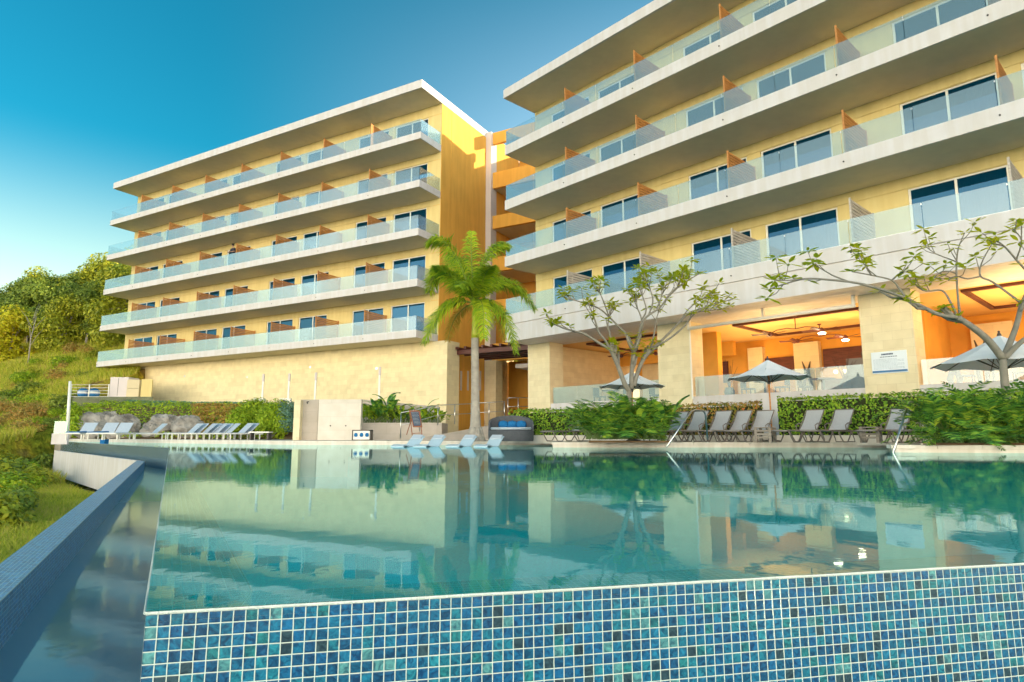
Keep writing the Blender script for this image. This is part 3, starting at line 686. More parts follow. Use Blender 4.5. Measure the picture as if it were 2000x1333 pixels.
# retracted sun blind under the soffit
ab = root('roller_awning', RF(13.5, 1.55, 4.8), 'long white retracted blind tube under the restaurant soffit between two stone pillars', 'awning')
mb = MB(); mb.tube([RF(10.15, 1.5, 4.92), RF(16.85, 1.5, 4.92)], .075, 10); mb.build('roller', M['frame'], ab, smooth=True)
for s in (10.2, 13.5, 16.8): mb = MB(); mb.box(RF, s - .04, s + .04, 1.42, 1.58, 4.9, 5.283); mb.build('bracket', M['frame'], ab)
mb = MB(); mb.box(RF, 10.12, 10.17, 1.6, 1.66, 1.9, 5.28); mb.build('side_guide', M['frame'], ab)
# ------------------------------------------------------------------ stair tower and link between the wings
lk = root('stair_tower', LF(-1, 9, 0), 'orange stair tower with open landings between the two hotel wings', 'tower')
mb = MB(); mb.box(LF, -.46, -.0, 7.72, 8.5, -.2, 22.36); mb.build('corner_column', M['lav'], lk)
mb = MB(); mb.box(LF, -14, -.47, 12.0, 12.4, 6, 22.3); mb.box(LF, -14, .5, 12.01, 12.3, -.2, 5.9); mb.box(LF, -.44, 0, 8.5, 12, 6, 22.2); mb.build('rear_wall', M['orange'], lk)
mb = MB(); mb.box(LF, -4.2, -.47, 7.95, 8.2, 21.46, 22.34); mb.box(LF, -14, -4.21, 7.95, 8.2, 20.6, 21.2)
for z0, z1 in ((18.07, 19.26), (15.04, 15.98), (11.87, 12.9), (8.8, 9.8)): mb.box(LF, -14, -.47, 7.95, 8.2, z0, z1)
mb.box(LF, -14, -.47, 7.96, 8.19, 5.5, 6.7)
mb.build('landing_parapet', M['orange'], lk)
mb = MB()
for z in (18.07, 15.04, 11.87, 8.8, 5.9): mb.box(LF, -14, -.47, 8.2, 12, z, z + .2)
mb.build('landing_slab', M['soffit'], lk)
# passage under the tower
mb = MB(); mb.box(LF, -12, -3.4, 10.0, 10.3, -.2, 4.9); mb.box(LF, -.94, -.05, 7.71, 8.6, -.2, 5.5); mb.build('passage_pier', M['stone2'], lk, uvdir=(LF.s[0], LF.s[1]))
mb = MB(); mb.box(LF, -9, -3.3, 6.2, 10, 4.7, 4.95); mb.build('passage_ceiling', M['white'], lk)
# pergola
pg = root('pergola', LF(-3, 3, 4.5), 'dark red timber pergola beams over the passage between the wings', 'pergola')
mb = MB()
for i, n in enumerate((2.9, 3.7, 4.5, 5.3, 6.1)): mb.box(LF, -6.0, -.97, n, n + .18, 5.35, 5.62)
mb.build('beam', M['wood_dark'], pg)
mb = MB()
for i in range(9): mb.box(LF, -1.2 - i * .62, -1.05 - i * .62, 2.6, 6.6, 5.63, 5.78)
mb.build('rafter', M['wood_dark'], pg)
# added area lights facing up, no fixtures, standing in for the lit restaurant lamps
for s, n, z, e in ((11.8, 5.0, 2.9, 120), (14.9, 5.6, 2.9, 120), (21, 5, 2.9, 140), (24, 5.6, 2.9, 110), (28, 5, 2.9, 120), (14, 2.6, 3.4, 45), (21.5, 2.6, 3.4, 80), (4.6, 6.5, 2.9, 45), (10, 7.5, 2.9, 50), (33, 5, 2.9, 120)):
    l = bpy.data.lights.new('restaurant_fill', 'AREA'); l.energy = e * (.62 if s > 8 else .4); l.color = (1, .65, .26); l.size = 1.1
    o = bpy.data.objects.new('restaurant_fill', l); COL.objects.link(o); o.location = RF(s, n, z); o.rotation_euler = (math.pi, 0, 0)
# ------------------------------------------------------------------ foliage helpers
LM = dict(
 hedge=leafmat('hedge_leaves', [(.04, .11, .008), (.09, .20, .012), (.17, .29, .02), (.28, .36, .03)]),
 hedgered=leafmat('red_tipped_leaves', [(.04, .09, .01), (.12, .15, .02), (.28, .14, .03), (.20, .20, .04), (.30, .10, .03)]),
 tree=leafmat('forest_leaves', [(.11, .14, .012), (.20, .23, .015), (.29, .30, .02), (.36, .32, .025)], scale=.35),
 tree2=leafmat('dark_forest_leaves', [(.07, .11, .02), (.13, .18, .02), (.19, .23, .03)], scale=.35),
 yellow=leafmat('yellow_leaves', [(.30, .22, .01), (.48, .36, .01), (.55, .42, .02)], scale=.5),
 shrub=leafmat('shrub_leaves', [(.10, .18, .01), (.20, .30, .012), (.32, .38, .02)]),
 grass=leafmat('grass_blades', [(.14, .20, .012), (.26, .30, .02), (.46, .38, .03), (.52, .34, .06), (.34, .22, .08)], scale=.35),
 dry=leafmat('dry_ground_cover', [(.30, .14, .03), (.36, .22, .05), (.2, .18, .04), (.42, .26, .08)]),
 blue=leafmat('blue_green_cover', [(.06, .14, .09), (.10, .20, .14), (.16, .26, .18)]),
 big=leafmat('broad_leaves', [(.01, .05, .012), (.04, .13, .025), (.09, .22, .03), (.17, .30, .03), (.30, .35, .03)], .25, .4),
 lime=leafmat('lime_leaves', [(.12, .22, .012), (.24, .36, .02), (.36, .42, .03)], .2, .4),
 palm=leafmat('palm_leaflets', [(.07, .15, .012), (.16, .27, .012), (.30, .37, .015), (.42, .38, .02)], .3, .4),
 palmdry=leafmat('dry_palm_leaflets', [(.36, .17, .02), (.45, .25, .03), (.32, .26, .03)], .3, .5),
 frang=leafmat('frangipani_leaves', [(.32, .38, .01), (.50, .48, .012), (.60, .46, .02)], .65, .4, 4),
)
def leafquad(mb, c, u, v, a, b):
    c = Vector(c); mb.face([c - u * a, c + v * b, c + u * a, c - v * b])
def rvec():
    while True:
        v = Vector((random.uniform(-1, 1), random.uniform(-1, 1), random.uniform(-1, 1)))
        if .05 < v.length < 1: return v.normalized()
def addleaf(mb, p, n, size, asp=.5):
    n = Vector(n) + rvec() * .7; n.normalize(); u = n.cross(rvec()).normalized(); v = n.cross(u)
    leafquad(mb, p, u, v, size, size * asp)
def crown(mb, blobs, count, size, asp=.55, flat=1.0):
    tot = sum(b[1] ** 2 for b in blobs)
    for c, r in blobs:
        for _ in range(int(count * r * r / tot)):
            d = rvec(); d.z *= flat; k = random.random() ** .35; p = Vector(c) + d * (r * k)
            addleaf(mb, p, d + Vector((0, 0, .5)), size * random.uniform(.6, 1.3), asp)
# ------------------------------------------------------------------ hedges
def hedge(name, px0, px1, D0, D1, zb, h0, h1, th, mt, label, rnd=5, red=False):
    a = onD(px0, 851, D0)[:2]; b = onD(px1, 851, D1)[:2]; e = (b - a) / np.linalg.norm(b - a); q = nrm2(e); Ld = np.linalg.norm(b - a)
    if q @ np.array([0, 1]) < 0: q = -q
    o = root(name, (a[0], a[1], zb), label, 'hedge', 'clipped hedges along the terrace')
    mb = MB(); n = int(Ld * (h0 + h1) / 2 * 330 + Ld * th * 260)
    for _ in range(n):
        t = random.random(); h = (h0 + (h1 - h0) * t) * (1 + .035 * noise.noise(Vector((t * Ld * 1.2, 0, rnd))))
        r = random.random()
        if r < .56: w, z, nn = random.uniform(-.04, .10) + .03 * noise.noise(Vector((t * Ld * 2, h * 3, 1))), random.uniform(.02, h), (-q[0], -q[1], .3)
        elif r < .9: w, z, nn = random.uniform(0, th), h + random.gauss(0, .035), (0, 0, 1)
        else: w, z, nn = random.uniform(0, th), random.uniform(.3, 1) * h, (-q[0], -q[1], .6)
        p = a + e * (t * Ld) + q * w
        addleaf(mb, (p[0], p[1], zb + z), nn, random.uniform(.035, .065), .55)
    mb.build('foliage', mt, o)
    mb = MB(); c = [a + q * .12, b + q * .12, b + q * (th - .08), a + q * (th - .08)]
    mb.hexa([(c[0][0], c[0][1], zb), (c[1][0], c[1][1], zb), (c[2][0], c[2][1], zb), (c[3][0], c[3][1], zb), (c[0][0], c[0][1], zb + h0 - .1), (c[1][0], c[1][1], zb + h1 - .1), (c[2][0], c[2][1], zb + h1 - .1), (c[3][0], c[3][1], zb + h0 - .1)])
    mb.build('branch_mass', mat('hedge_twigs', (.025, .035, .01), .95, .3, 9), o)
    return o
hedge('hedge', 994, 1180, 25.5, 23.6, DZ + .2, 1.0, 1.0, 1.0, LM['hedge'], 'bright green clipped hedge between the palm and the first stone pillar')
hedge('hedge', 1182, 1492, 23.6, 21.6, DZ + .2, 1.0, 1.14, .9, LM['hedgered'], 'red tipped hedge behind the loungers, left of the parasol pole')
hedge('hedge', 1522, 1800, 21.3, 19.6, DZ + .2, 1.24, 1.32, 1.0, LM['hedge'], 'green clipped hedge below the sign pillar, right of the parasol pole', 8)
hedge('hedge', 1802, 2060, 19.6, 18.2, DZ + .2, 1.32, 1.35, 1.0, LM['hedge'], 'green hedge behind the broad leaved planter at the right edge', 11)
# kerb wall under the hedges
a = onD(985, 851, 25.45)[:2]; b = onD(2100, 851, 17.9)[:2]; e = (b - a) / np.linalg.norm(b - a); q = nrm2(e)
if q[1] < 0: q = -q
mb = MB(); mb.prism([a - q * .1, b - q * .1, b + q * 1.2, a + q * 1.2], DZ - .1, DZ + .22)
tag(mb.build('hedge_kerb', M['coping']), 'low pale kerb wall carrying the hedges behind the loungers', 'kerb')
# ------------------------------------------------------------------ royal palm
PD = 23.0
pb = onz(929, 856, DZ); pb = onD(929, 856, PD); pb[2] = DZ
palm = root('royal_palm', pb, 'tall royal palm with smooth grey trunk standing in front of the orange tower', 'palm tree')
def P_(x, y, D): return onD(x, y, D)
mb = MB(); tr_ = []
for i in range(26):
    t = i / 25; z = DZ + t * (onD(928, 661, PD)[2] - DZ); c = onD(929 - 1.5 * t, 855 - 194 * t, PD); r = .155 + .12 * (1 - t) ** 6 + .17 * max(0, .10 - t) * 10 * .6 - .02 * t + (.003 if i % 2 else 0)
    tr_.append(((c[0], c[1], z), r))
rings = []; rad = []
for k in range(110):
    t = k / 109 * 25; i = min(24, int(t)); f_ = t - i; p0, r0 = tr_[i]; p1, r1 = tr_[i + 1]
    rings.append(tuple(p0[j] + (p1[j] - p0[j]) * f_ for j in range(3))); rad.append((r0 + (r1 - r0) * f_) * (1 + (.02 if k % 3 == 0 else 0)))
mb.tube(rings, rad, 18); mb.build('trunk', M['trunk'], palm, smooth=True)
mb = MB()
for k in range(9):
    a_ = k * .75; mb.tube([(pb[0] + .18 * math.cos(a_), pb[1] + .18 * math.sin(a_), DZ + .5), (pb[0] + .3 * math.cos(a_), pb[1] + .3 * math.sin(a_), DZ + .02)], [.05, .07], 6)
mb.build('root_flare', M['trunk'], palm, smooth=True)
tz = onD(927, 662, PD)
mb = MB(); cs = [onD(927.5, y, PD) for y in (663, 650, 630, 610, 592)]
mb.tube(cs, [.135, .125, .10, .085, .06], 14); mb.build('crownshaft', mat('green_crownshaft', (.34, .42, .02), .35, .15, 2, c2=(.46, .48, .03)), palm, smooth=True)
def frond(c0, c1, c2, m, nl=104, ll=.70, droop=.8, name='frond'):
    c0, c1, c2 = (Vector(c) for c in (c0, c1, c2)); mb = MB()
    def B(t): return c0 * (1 - t) ** 2 + c1 * (2 * t * (1 - t)) + c2 * t * t
    pts = [B(i / 14) for i in range(15)]; mr = MB(); mr.tube(pts, [.028 * (1 - i / 15) + .005 for i in range(15)], 5)
    for i in range(nl):
        t = .10 + .9 * i / nl; p = B(t); d = (B(min(1, t + .02)) - B(t - .02)).normalized()
        side = d.cross(Vector((0, 0, 1)))
        if side.length < .1: side = Vector((1, 0, 0))
        side.normalize(); upv = side.cross(d).normalized()
        for s in (-1, 1):
            for ex in (0, 1):
                L0 = ll * (.35 + 1.1 * math.sin(math.pi * min(1, t * .85 + .12))) * random.uniform(.7, 1.1) * (1 if ex == 0 else .8)
                o = (side * s * random.uniform(.55, 1) + d * random.uniform(.35, .9) + upv * random.uniform(-.25, .55)).normalized()
                w = .020 * random.uniform(.8, 1.3); q0 = p; q1_ = p + o * L0 * .5 + Vector((0, 0, -droop * L0 * .13)); q2_ = q1_ + (o * .75 + Vector((0, 0, -droop * random.uniform(.6, 1.1)))).normalized() * L0 * .5
                wd = d * w
                b = len(mb.v); mb.v += [tuple(q0 - wd * .5), tuple(q0 + wd * .5), tuple(q1_ + wd), tuple(q1_ - wd), tuple(q2_)]
                mb.f += [(b, b + 1, b + 2, b + 3), (b + 3, b + 2, b + 4)]; mb.mi += [0, 0]
    f = mb.build(name, m, palm); mr.build('rachis', mat('rachis_green', (.22, .30, .03), .5), f)
cc = (926, 594)
def fr_(a, b, d1, d2, m='palm', **k): frond(onD(cc[0], cc[1], PD), onD(a[0], a[1], PD + d1), onD(b[0], b[1], PD + d2), LM[m], **k)
fr_((880, 440), (836, 474), -.1, -.3); fr_((918, 480), (921, 452), .5, .8, ll=.4, nl=40); fr_((945, 462), (992, 482), .2, .4)
fr_((990, 505), (1046, 606), .3, .6, ll=.58); fr_((985, 565), (1008, 690), -.5, -.8, ll=.6); fr_((858, 478), (838, 572), .2, .5)
fr_((862, 565), (828, 672), -.4, -.8); fr_((886, 600), (874, 668), .5, 1.4, 'palmdry', nl=44, ll=.42); fr_((948, 560), (944, 662), -1.0, -1.9, ll=.55)
fr_((905, 500), (880, 500), 1.0, 2.1); fr_((960, 520), (978, 560), 1.2, 2.2); fr_((915, 530), (895, 560), -1.0, -2.0); fr_((950, 520), (962, 520), -.9, -1.8, ll=.5)
fr_((975, 590), (985, 668), .6, 1.2, 'palmdry', nl=40, ll=.4)
fr_((870, 520), (850, 520), -.8, -1.6, ll=.5)
# ------------------------------------------------------------------ frangipani trees (limbs taken from the photograph, given depth)
def spine(pts, D, r0, r1, mb, wob=.35, seed=0):
    P = []
    for i, p in enumerate(pts):
        dd = p[2] if len(p) > 2 else 0
        P.append(Vector(onD(p[0], p[1], D + dd)))
    # Catmull resample
    Q = []
    for i in range(len(P) - 1):
        p0, p1, p2, p3 = P[max(i - 1, 0)], P[i], P[i + 1], P[min(i + 2, len(P) - 1)]
        for k in range(4):
            t = k / 4; Q.append(.5 * ((2 * p1) + (p2 - p0) * t + (2 * p0 - 5 * p1 + 4 * p2 - p3) * t * t + (3 * p1 - p0 - 3 * p2 + p3) * t ** 3))
    Q.append(P[-1]); n = len(Q)
    mb.tube(Q, [r0 + (r1 - r0) * i / (n - 1) for i in range(n)], 8)
    return Q
def rosette(mb, p, n, L0, up=(0, 0, .5)):
    for k in range(n):
        a_ = 2 * math.pi * k / n + random.uniform(-.4, .4); el = random.uniform(-.35, .75)
        o = Vector((math.cos(a_) * math.cos(el), math.sin(a_) * math.cos(el), math.sin(el))); sd_ = o.cross(Vector((0, 0, 1))).normalized()
        l = L0 * random.uniform(.65, 1.15); w = l * .17; nv = sd_.cross(o)
        pts = [p + o * l * .08, p + o * l * .35 + sd_ * w - nv * .01, p + o * l * .7 + sd_ * w * .9 + Vector((0, 0, -l * .06)), p + o * l + Vector((0, 0, -l * .16)), p + o * l * .7 - sd_ * w * .9 + Vector((0, 0, -l * .06)), p + o * l * .35 - sd_ * w - nv * .01]
        mb.face(pts)
def frangipani(name, D, limbs, base, label, rt, leafL, twig=3, seed=1, nleaf=7):
    random.seed(seed); b = onD(base[0][0], base[0][1], D)
    o = root(name, (b[0], b[1], DZ), label, 'tree')
    mb = MB(); spine(base, D, rt, rt * .8, mb); mb.build('trunk', M['frbark'], o, smooth=True)
    ml = MB()
    for li, (pts, r0, r1) in enumerate(limbs):
        mb = MB(); Q = spine(pts, D, r0, r1, mb)
        tips = [Q[-1]]; n = len(Q)
        for k in range(twig + 2):
            i = random.randint(int(n * .55), n - 2); d = (Q[i + 1] - Q[i]).normalized(); o_ = (d + rvec() * .9 + Vector((0, 0, .45))).normalized()
            l = leafL * random.uniform(.9, 2.0); e_ = Q[i] + o_ * l * .6; e2 = e_ + (o_ + Vector((0, 0, .5))).normalized() * l * .5
            mb.tube([Q[i], e_, e2], [r1 * 1.0, r1 * .85, r1 * .7], 6); tips.append(e2)
        mb.build('limb', M['frbark'], o, smooth=True)
        for t in tips:
            rosette(ml, t, random.randint(nleaf - 2, nleaf + 2), leafL)
    ml.build('foliage', LM['frang'], o)
    return o
D1 = 20.6
frangipani('frangipani_tree', D1, [
 ([(1229, 764), (1220, 750, -.1), (1207, 715, -.2), (1194, 685, -.3)], .085, .065),
 ([(1194, 685, -.3), (1170, 670, -.3), (1140, 652, -.4), (1120, 647, -.5), (1097, 640, -.6), (1078, 630, -.7)], .05, .018),
 ([(1194, 685, -.3), (1180, 662, 0), (1170, 650, .2), (1160, 620, .4), (1148, 592, .5)], .045, .018),
 ([(1194, 683, -.3), (1192, 655, .1), (1187, 635, .3), (1195, 603, .5)], .04, .018),
 ([(1233, 760), (1234, 725), (1238, 680)], .08, .06),
 ([(1238, 680), (1225, 655, .2), (1208, 638, .4), (1190, 620, .6), (1170, 603, .8), (1140, 592, .9), (1118, 585, 1.0), (1104, 576, 1.1)], .045, .015),
 ([(1238, 680), (1248, 650, .2), (1253, 625, .5), (1243, 598, .8), (1233, 572, 1.0)], .04, .015),
 ([(1244, 668), (1253, 640, -.4), (1262, 620, -.6), (1290, 600, -.8), (1310, 572, -1), (1337, 552, -1.1), (1366, 535, -1.2)], .045, .014),
 ([(1253, 625, -.4), (1262, 605, -.4), (1252, 570, -.2), (1246, 553, 0)], .03, .014),
 ([(1266, 618, -.6), (1275, 590, -.8), (1270, 565, -.9), (1262, 550, -1)], .03, .014),
 ([(1283, 603, -.7), (1292, 580, -.5), (1297, 560, -.4)], .025, .013),
 ([(1300, 586, -.9), (1318, 568, -.5), (1340, 548, -.2)], .022, .012),
 ([(1238, 755), (1242, 738, .1), (1255, 705, .2), (1272, 683, .3)], .08, .06),
 ([(1272, 683, .3), (1278, 650, .6), (1283, 620, .8), (1292, 596, 1.0)], .035, .014),
 ([(1272, 683, .3), (1300, 658, .4), (1327, 630, .6), (1345, 612, .8), (1372, 602, 1), (1402, 592, 1.1), (1432, 585, 1.2)], .045, .013),
 ([(1276, 680, .3), (1310, 660, -.1), (1338, 636, -.4), (1358, 612, -.6), (1384, 600, -.8)], .04, .014),
 ([(1327, 630, .6), (1345, 604, 1.0), (1370, 585, 1.4), (1392, 575, 1.6)], .025, .012),
 ([(1190, 620, .6), (1175, 580, .4), (1168, 565, .2)], .025, .013),
 ([(1345, 612, .8), (1378, 608, 1.5), (1410, 604, 1.8)], .02, .012)],
 [(1232, 866), (1231, 815), (1228, 758)], 'leafy fan shaped frangipani rising from the planter in front of the first parasol', .105, .31, 4, 3, 9)
D2 = 14.7
frangipani('frangipani_tree', D2, [
 ([(1958, 700), (1930, 665, -.1), (1900, 640, -.2), (1870, 620, -.3)], .085, .062),
 ([(1870, 620, -.3), (1835, 615, -.4), (1802, 600, -.5), (1770, 583, -.6)], .05, .038),
 ([(1770, 583, -.6), (1722, 566, -.8), (1672, 553, -1), (1620, 547, -1.2), (1572, 545, -1.4), (1530, 556, -1.5), (1503, 565, -1.6)], .036, .012),
 ([(1770, 583, -.6), (1757, 565, -.4), (1742, 548, -.2), (1702, 538, 0), (1663, 531, .2)], .028, .012),
 ([(1662, 552, -1), (1630, 540, -.8), (1612, 530, -.6), (1585, 514, -.4)], .02, .011),
 ([(1742, 548, -.2), (1755, 536, -.4), (1766, 530, -.5)], .02, .011),
 ([(1572, 545, -1.4), (1540, 548, -1.8), (1512, 548, -2.0)], .017, .01),
 ([(1702, 538, 0), (1692, 520, .2), (1690, 508, .3)], .018, .01),
 ([(1870, 620, -.3), (1857, 592, -.2), (1840, 568, 0), (1808, 569, .2), (1790, 560, .3)], .03, .012),
 ([(1875, 618, -.3), (1870, 570, .2), (1868, 520, .4), (1872, 485, .5), (1884, 455, .6)], .028, .012),
 ([(1869, 535, .4), (1850, 530, .2), (1832, 535, 0), (1818, 552, -.1)], .02, .011),
 ([(1869, 512, .4), (1850, 505, .7), (1826, 495, .9), (1808, 482, 1)], .018, .01),
 ([(1960, 700), (1984, 640, .2), (1996, 590, .4)], .07, .05),
 ([(1994, 592, .4), (1940, 552, .6), (1915, 540, .7), (1917, 515, .8), (1934, 482, .9)], .032, .013),
 ([(1915, 540, .7), (1890, 545, .4), (1868, 540, .2), (1852, 548, .1)], .022, .012),
 ([(1996, 590, .4), (2012, 545, .2), (1985, 508, 0), (1962, 482, -.2), (1945, 470, -.3)], .035, .013),
 ([(1985, 508, 0), (1995, 470, -.3), (1978, 448, -.5)], .02, .012),
 ([(1962, 700), (1990, 672, -.2), (2030, 640, -.5), (2080, 590, -.8)], .07, .03),
 ([(2030, 640, -.5), (2040, 560, -.8), (2015, 500, -1)], .03, .012)],
 [(1966, 870), (1967, 800), (1962, 742), (1958, 702)], 'sparse frangipani with long spreading limbs over the right hand planter', .095, .29, 1, 11, 7)
random.seed(21)
# ------------------------------------------------------------------ broad leaved planting
def bigleaf(mb, base, dirv, L0, wd, droop, lobes=0):
    base = Vector(base); d = Vector(dirv).normalized(); h = Vector((d.x, d.y, 0)); 
    if h.length < .05: h = Vector((1, 0, 0))
    h.normalize(); side = Vector((-h.y, h.x, 0)); n = 7; C = []
    p = base.copy(); dd = d.copy()
    for i in range(n + 1):
        C.append(p.copy()); p = p + dd * (L0 / n); dd = (dd + Vector((h.x, h.y, 0)) * droop * .10 - Vector((0, 0, droop * .17))).normalized()
    W_ = [math.sin(math.pi * min(1, (i + .35) / (n + .6))) ** .8 * wd for i in range(n + 1)]
    for i in range(n):
        fold = Vector((0, 0, wd * .25))
        for s in (-1, 1):
            a_, b_ = C[i], C[i + 1]
            if lobes:
                for kk in range(2):
                    p0 = a_ + (b_ - a_) * (kk * .5); w0 = W_[i] * (1 - kk * .5) + W_[i + 1] * kk * .5; fw = (b_ - a_).normalized()
                    e1 = p0 + side * s * w0 * random.uniform(1.0, 1.3) + fw * w0 * .7 + fold * .5 - Vector((0, 0, w0 * random.uniform(0, .35)))
                    hw = (b_ - a_) * .21
                    mb.face([p0, p0 + hw * 1.2, (p0 + e1) * .5 + hw * 1.5 + fold * .2, e1, (p0 + e1) * .5 - hw * .6 + fold * .2])
            else: mb.face([a_, b_, b_ + side * s * W_[i + 1] + fold, a_ + side * s * W_[i] + fold])
def clump(name, box, zb, n, Lr, wr, mt, label, cat='plant', lobes=1, up=(.5, 1.2), group=None, count=1):
    (xa, xb), (Da, Db) = box; c = onD((xa + xb) / 2, 851, (Da + Db) / 2); o = root(name, (c[0], c[1], zb), label, cat, group)
    ml = MB(); ms = MB()
    for _ in range(n):
        p = Vector(onD(random.uniform(xa, xb), 851, random.uniform(Da, Db))); p.z = zb
        a_ = random.uniform(0, 2 * math.pi)
        d = Vector((math.cos(a_), math.sin(a_), random.uniform(*up))).normalized(); L0 = random.uniform(*Lr)
        st = p + d * L0 * random.uniform(.3, .9); ms.tube([p, (p + st) / 2 + Vector((0, 0, .05)), st], [.012, .01, .007], 5)
        bigleaf(ml, st, d, L0, random.uniform(*wr), random.uniform(.5, 1.6), lobes)
    ml.build('foliage', mt, o); ms.build('stem', mat('stem_green', (.12, .2, .04), .5), o)
    return o
for i, (xa, xb, Da, Db, n, zz) in enumerate(((1145, 1200, 19.2, 20.4, 70, 0), (1190, 1250, 19.4, 20.6, 80, .3), (1245, 1300, 19.4, 20.6, 70, .2), (1150, 1290, 18.6, 19.1, 70, -.2))):
    clump('philodendron', ((xa, xb), (Da, Db)), DZ + .1, int(n * 1.15), (.52 + .2 * zz, .92 + .35 * zz), (.17, .28), LM['big'],
          ['split leaved green shrub at the left of the middle planter, beside a single lounger', 'tallest upright leaved shrub under the fan shaped frangipani', 'broad leaved shrub by the left pool handrail', 'low trailing leaves spilling over the front of the middle planter'][i], up=((1.2, 3.0) if i in (0, 1, 2) else (.3, 1.3)), group='broad leaved shrubs in the planters')
for i, (xa, xb, Da, Db, n) in enumerate(((1822, 1880, 14.1, 15.0, 80), (1880, 1945, 14.0, 15.2, 90), (1950, 2080, 14.0, 15.3, 130), (1815, 2060, 13.7, 14.1, 90))):
    clump('philodendron', ((xa, xb), (Da, Db)), DZ + .06, int(n * 1.1), ((.55, 1.0) if i < 3 else (.4, .75)), (.15, .24), LM['big'],
          ['arching fern like shrub nearest the right pool handrail', 'tall glossy shrub at the foot of the sparse frangipani', 'dense green shrub cut by the right edge of the picture', 'low drooping leaves along the front of the right planter'][i], up=(.9, 2.6) if i < 3 else (.1, .9), group='broad leaved shrubs in the planters')
clump('broad_leaf_plant', ((1190, 1300), (19.3, 20.3)), DZ + .1, 34, (.55, 1.0), (.14, .22), LM['big'], 'upright banana like leaves standing above the middle planter', lobes=0, up=(2.0, 4.5))
clump('broad_leaf_plant', ((1850, 2010), (14.5, 15.3)), DZ + .06, 22, (.4, .7), (.10, .15), LM['big'], 'upright blue green broad leaves standing above the right planter', lobes=0, up=(1.6, 3.5))
clump('lime_plant', ((1255, 1290), (19.0, 19.4)), DZ + .1, 14, (.2, .35), (.08, .12), LM['lime'], 'small yellow leaved plant low in the middle planter', lobes=0)
mb = MB()
for (xa, xb, Da, Db) in ((1150, 1310, 18.9, 20.6), (1812, 2100, 13.95, 15.6)):
    mb.prism([onD(xa, 851, Da)[:2], onD(xb, 851, Da)[:2], onD(xb, 851, Db)[:2], onD(xa, 851, Db)[:2]], DZ, DZ + .05)
tag(mb.build('planting_soil', M['soil']), kind='structure')
# ------------------------------------------------------------------ left: white shower wall, terrace walls, ramp, planter
wwD = 29.5
def blockpx(name, xa, xb, ytop, D, depth, zb, m, label, cat, uv=None, parent=None):
    a, b = onD(xa, ytop, D), onD(xb, ytop, D); mb = MB()
    mb.hexa([(a[0], D, zb), (b[0], D, zb), (b[0], D + depth, zb), (a[0], D + depth, zb), (a[0], D, a[2]), (b[0], D, a[2]), (b[0], D + depth, a[2]), (a[0], D + depth, a[2])])
    o = mb.build(name, m, parent, uvdir=(1, 0), bevel=.01)
    if label: tag(o, label, cat)
    return o
sw = root('shower_wall', onD(640, 858, wwD), 'white and grey stone block wall with shower fittings at the pool edge', 'wall')
blockpx('front_slab', 623, 706, 780.5, wwD, .3, DZ, stonemat('white_slab_stone', ((.74, .70, .64), (.68, .64, .58)), 1.4, .62, mortar=(.6, .56, .5)), None, None, parent=sw)
blockpx('grey_return', 588, 622.6, 781, wwD + .25, .6, DZ, stonemat('grey_slab_stone', ((.50, .45, .40), (.45, .41, .37)), 1.4, .5, mortar=(.38, .35, .3)), None, None, parent=sw)
blockpx('end_pier', 575, 587.6, 781.5, wwD - .1, .5, DZ, M['stone2'], None, None, parent=sw)
mb = MB()
for x in (645, 675): p = onD(x, 832, wwD - .04); mb.tube([p, p + np.array([0, .05, 0])], .03, 8)
p = onD(603, 785, wwD + .2); mb.tube([p, p + np.array([0, -.25, -.02]), p + np.array([.04, -.3, -.1])], .025, 8)
mb.build('shower_fitting', M['dark'], sw)
bx = root('display_case', onD(706, 857, 27.6), 'low white display case in a dark frame beside the shower wall', 'box')
a = onD(689, 841, 27.6); b = onD(723, 857.5, 27.6)
mb = MB(); mb.hexa([(a[0], 27.6, DZ), (b[0], 27.6, DZ), (b[0], 28.0, DZ), (a[0], 28.0, DZ), (a[0], 27.6, a[2]), (b[0], 27.6, a[2]), (b[0], 28.0, a[2]), (a[0], 28.0, a[2])]); mb.build('body', M['frame'], bx)
mb = MB(); z0, z1 = DZ + .005, a[2] + .02
for p in ((a[0] - .02, b[0] + .02, z1 - .04, z1), (a[0] - .02, b[0] + .02, z0, z0 + .03)): mb.box(WF, p[0], p[1], 27.57, 28.03, p[2], p[3])
for x in (a[0] - .02, b[0] - .02): mb.box(WF, x, x + .04, 27.57, 28.03, z0, z1)
mb.build('case_frame', M['dark'], bx)
mb = MB()
for k in range(3): mb.lathe((a[0] + .15 + .24 * k, 27.56, (z0 + z1) / 2), [(.0, -.08), (.07, -.06), (.08, 0), (.06, .08), (0, .1)], 10, sy=.15)
mb.build('rolled_towel', M['towel'], bx)
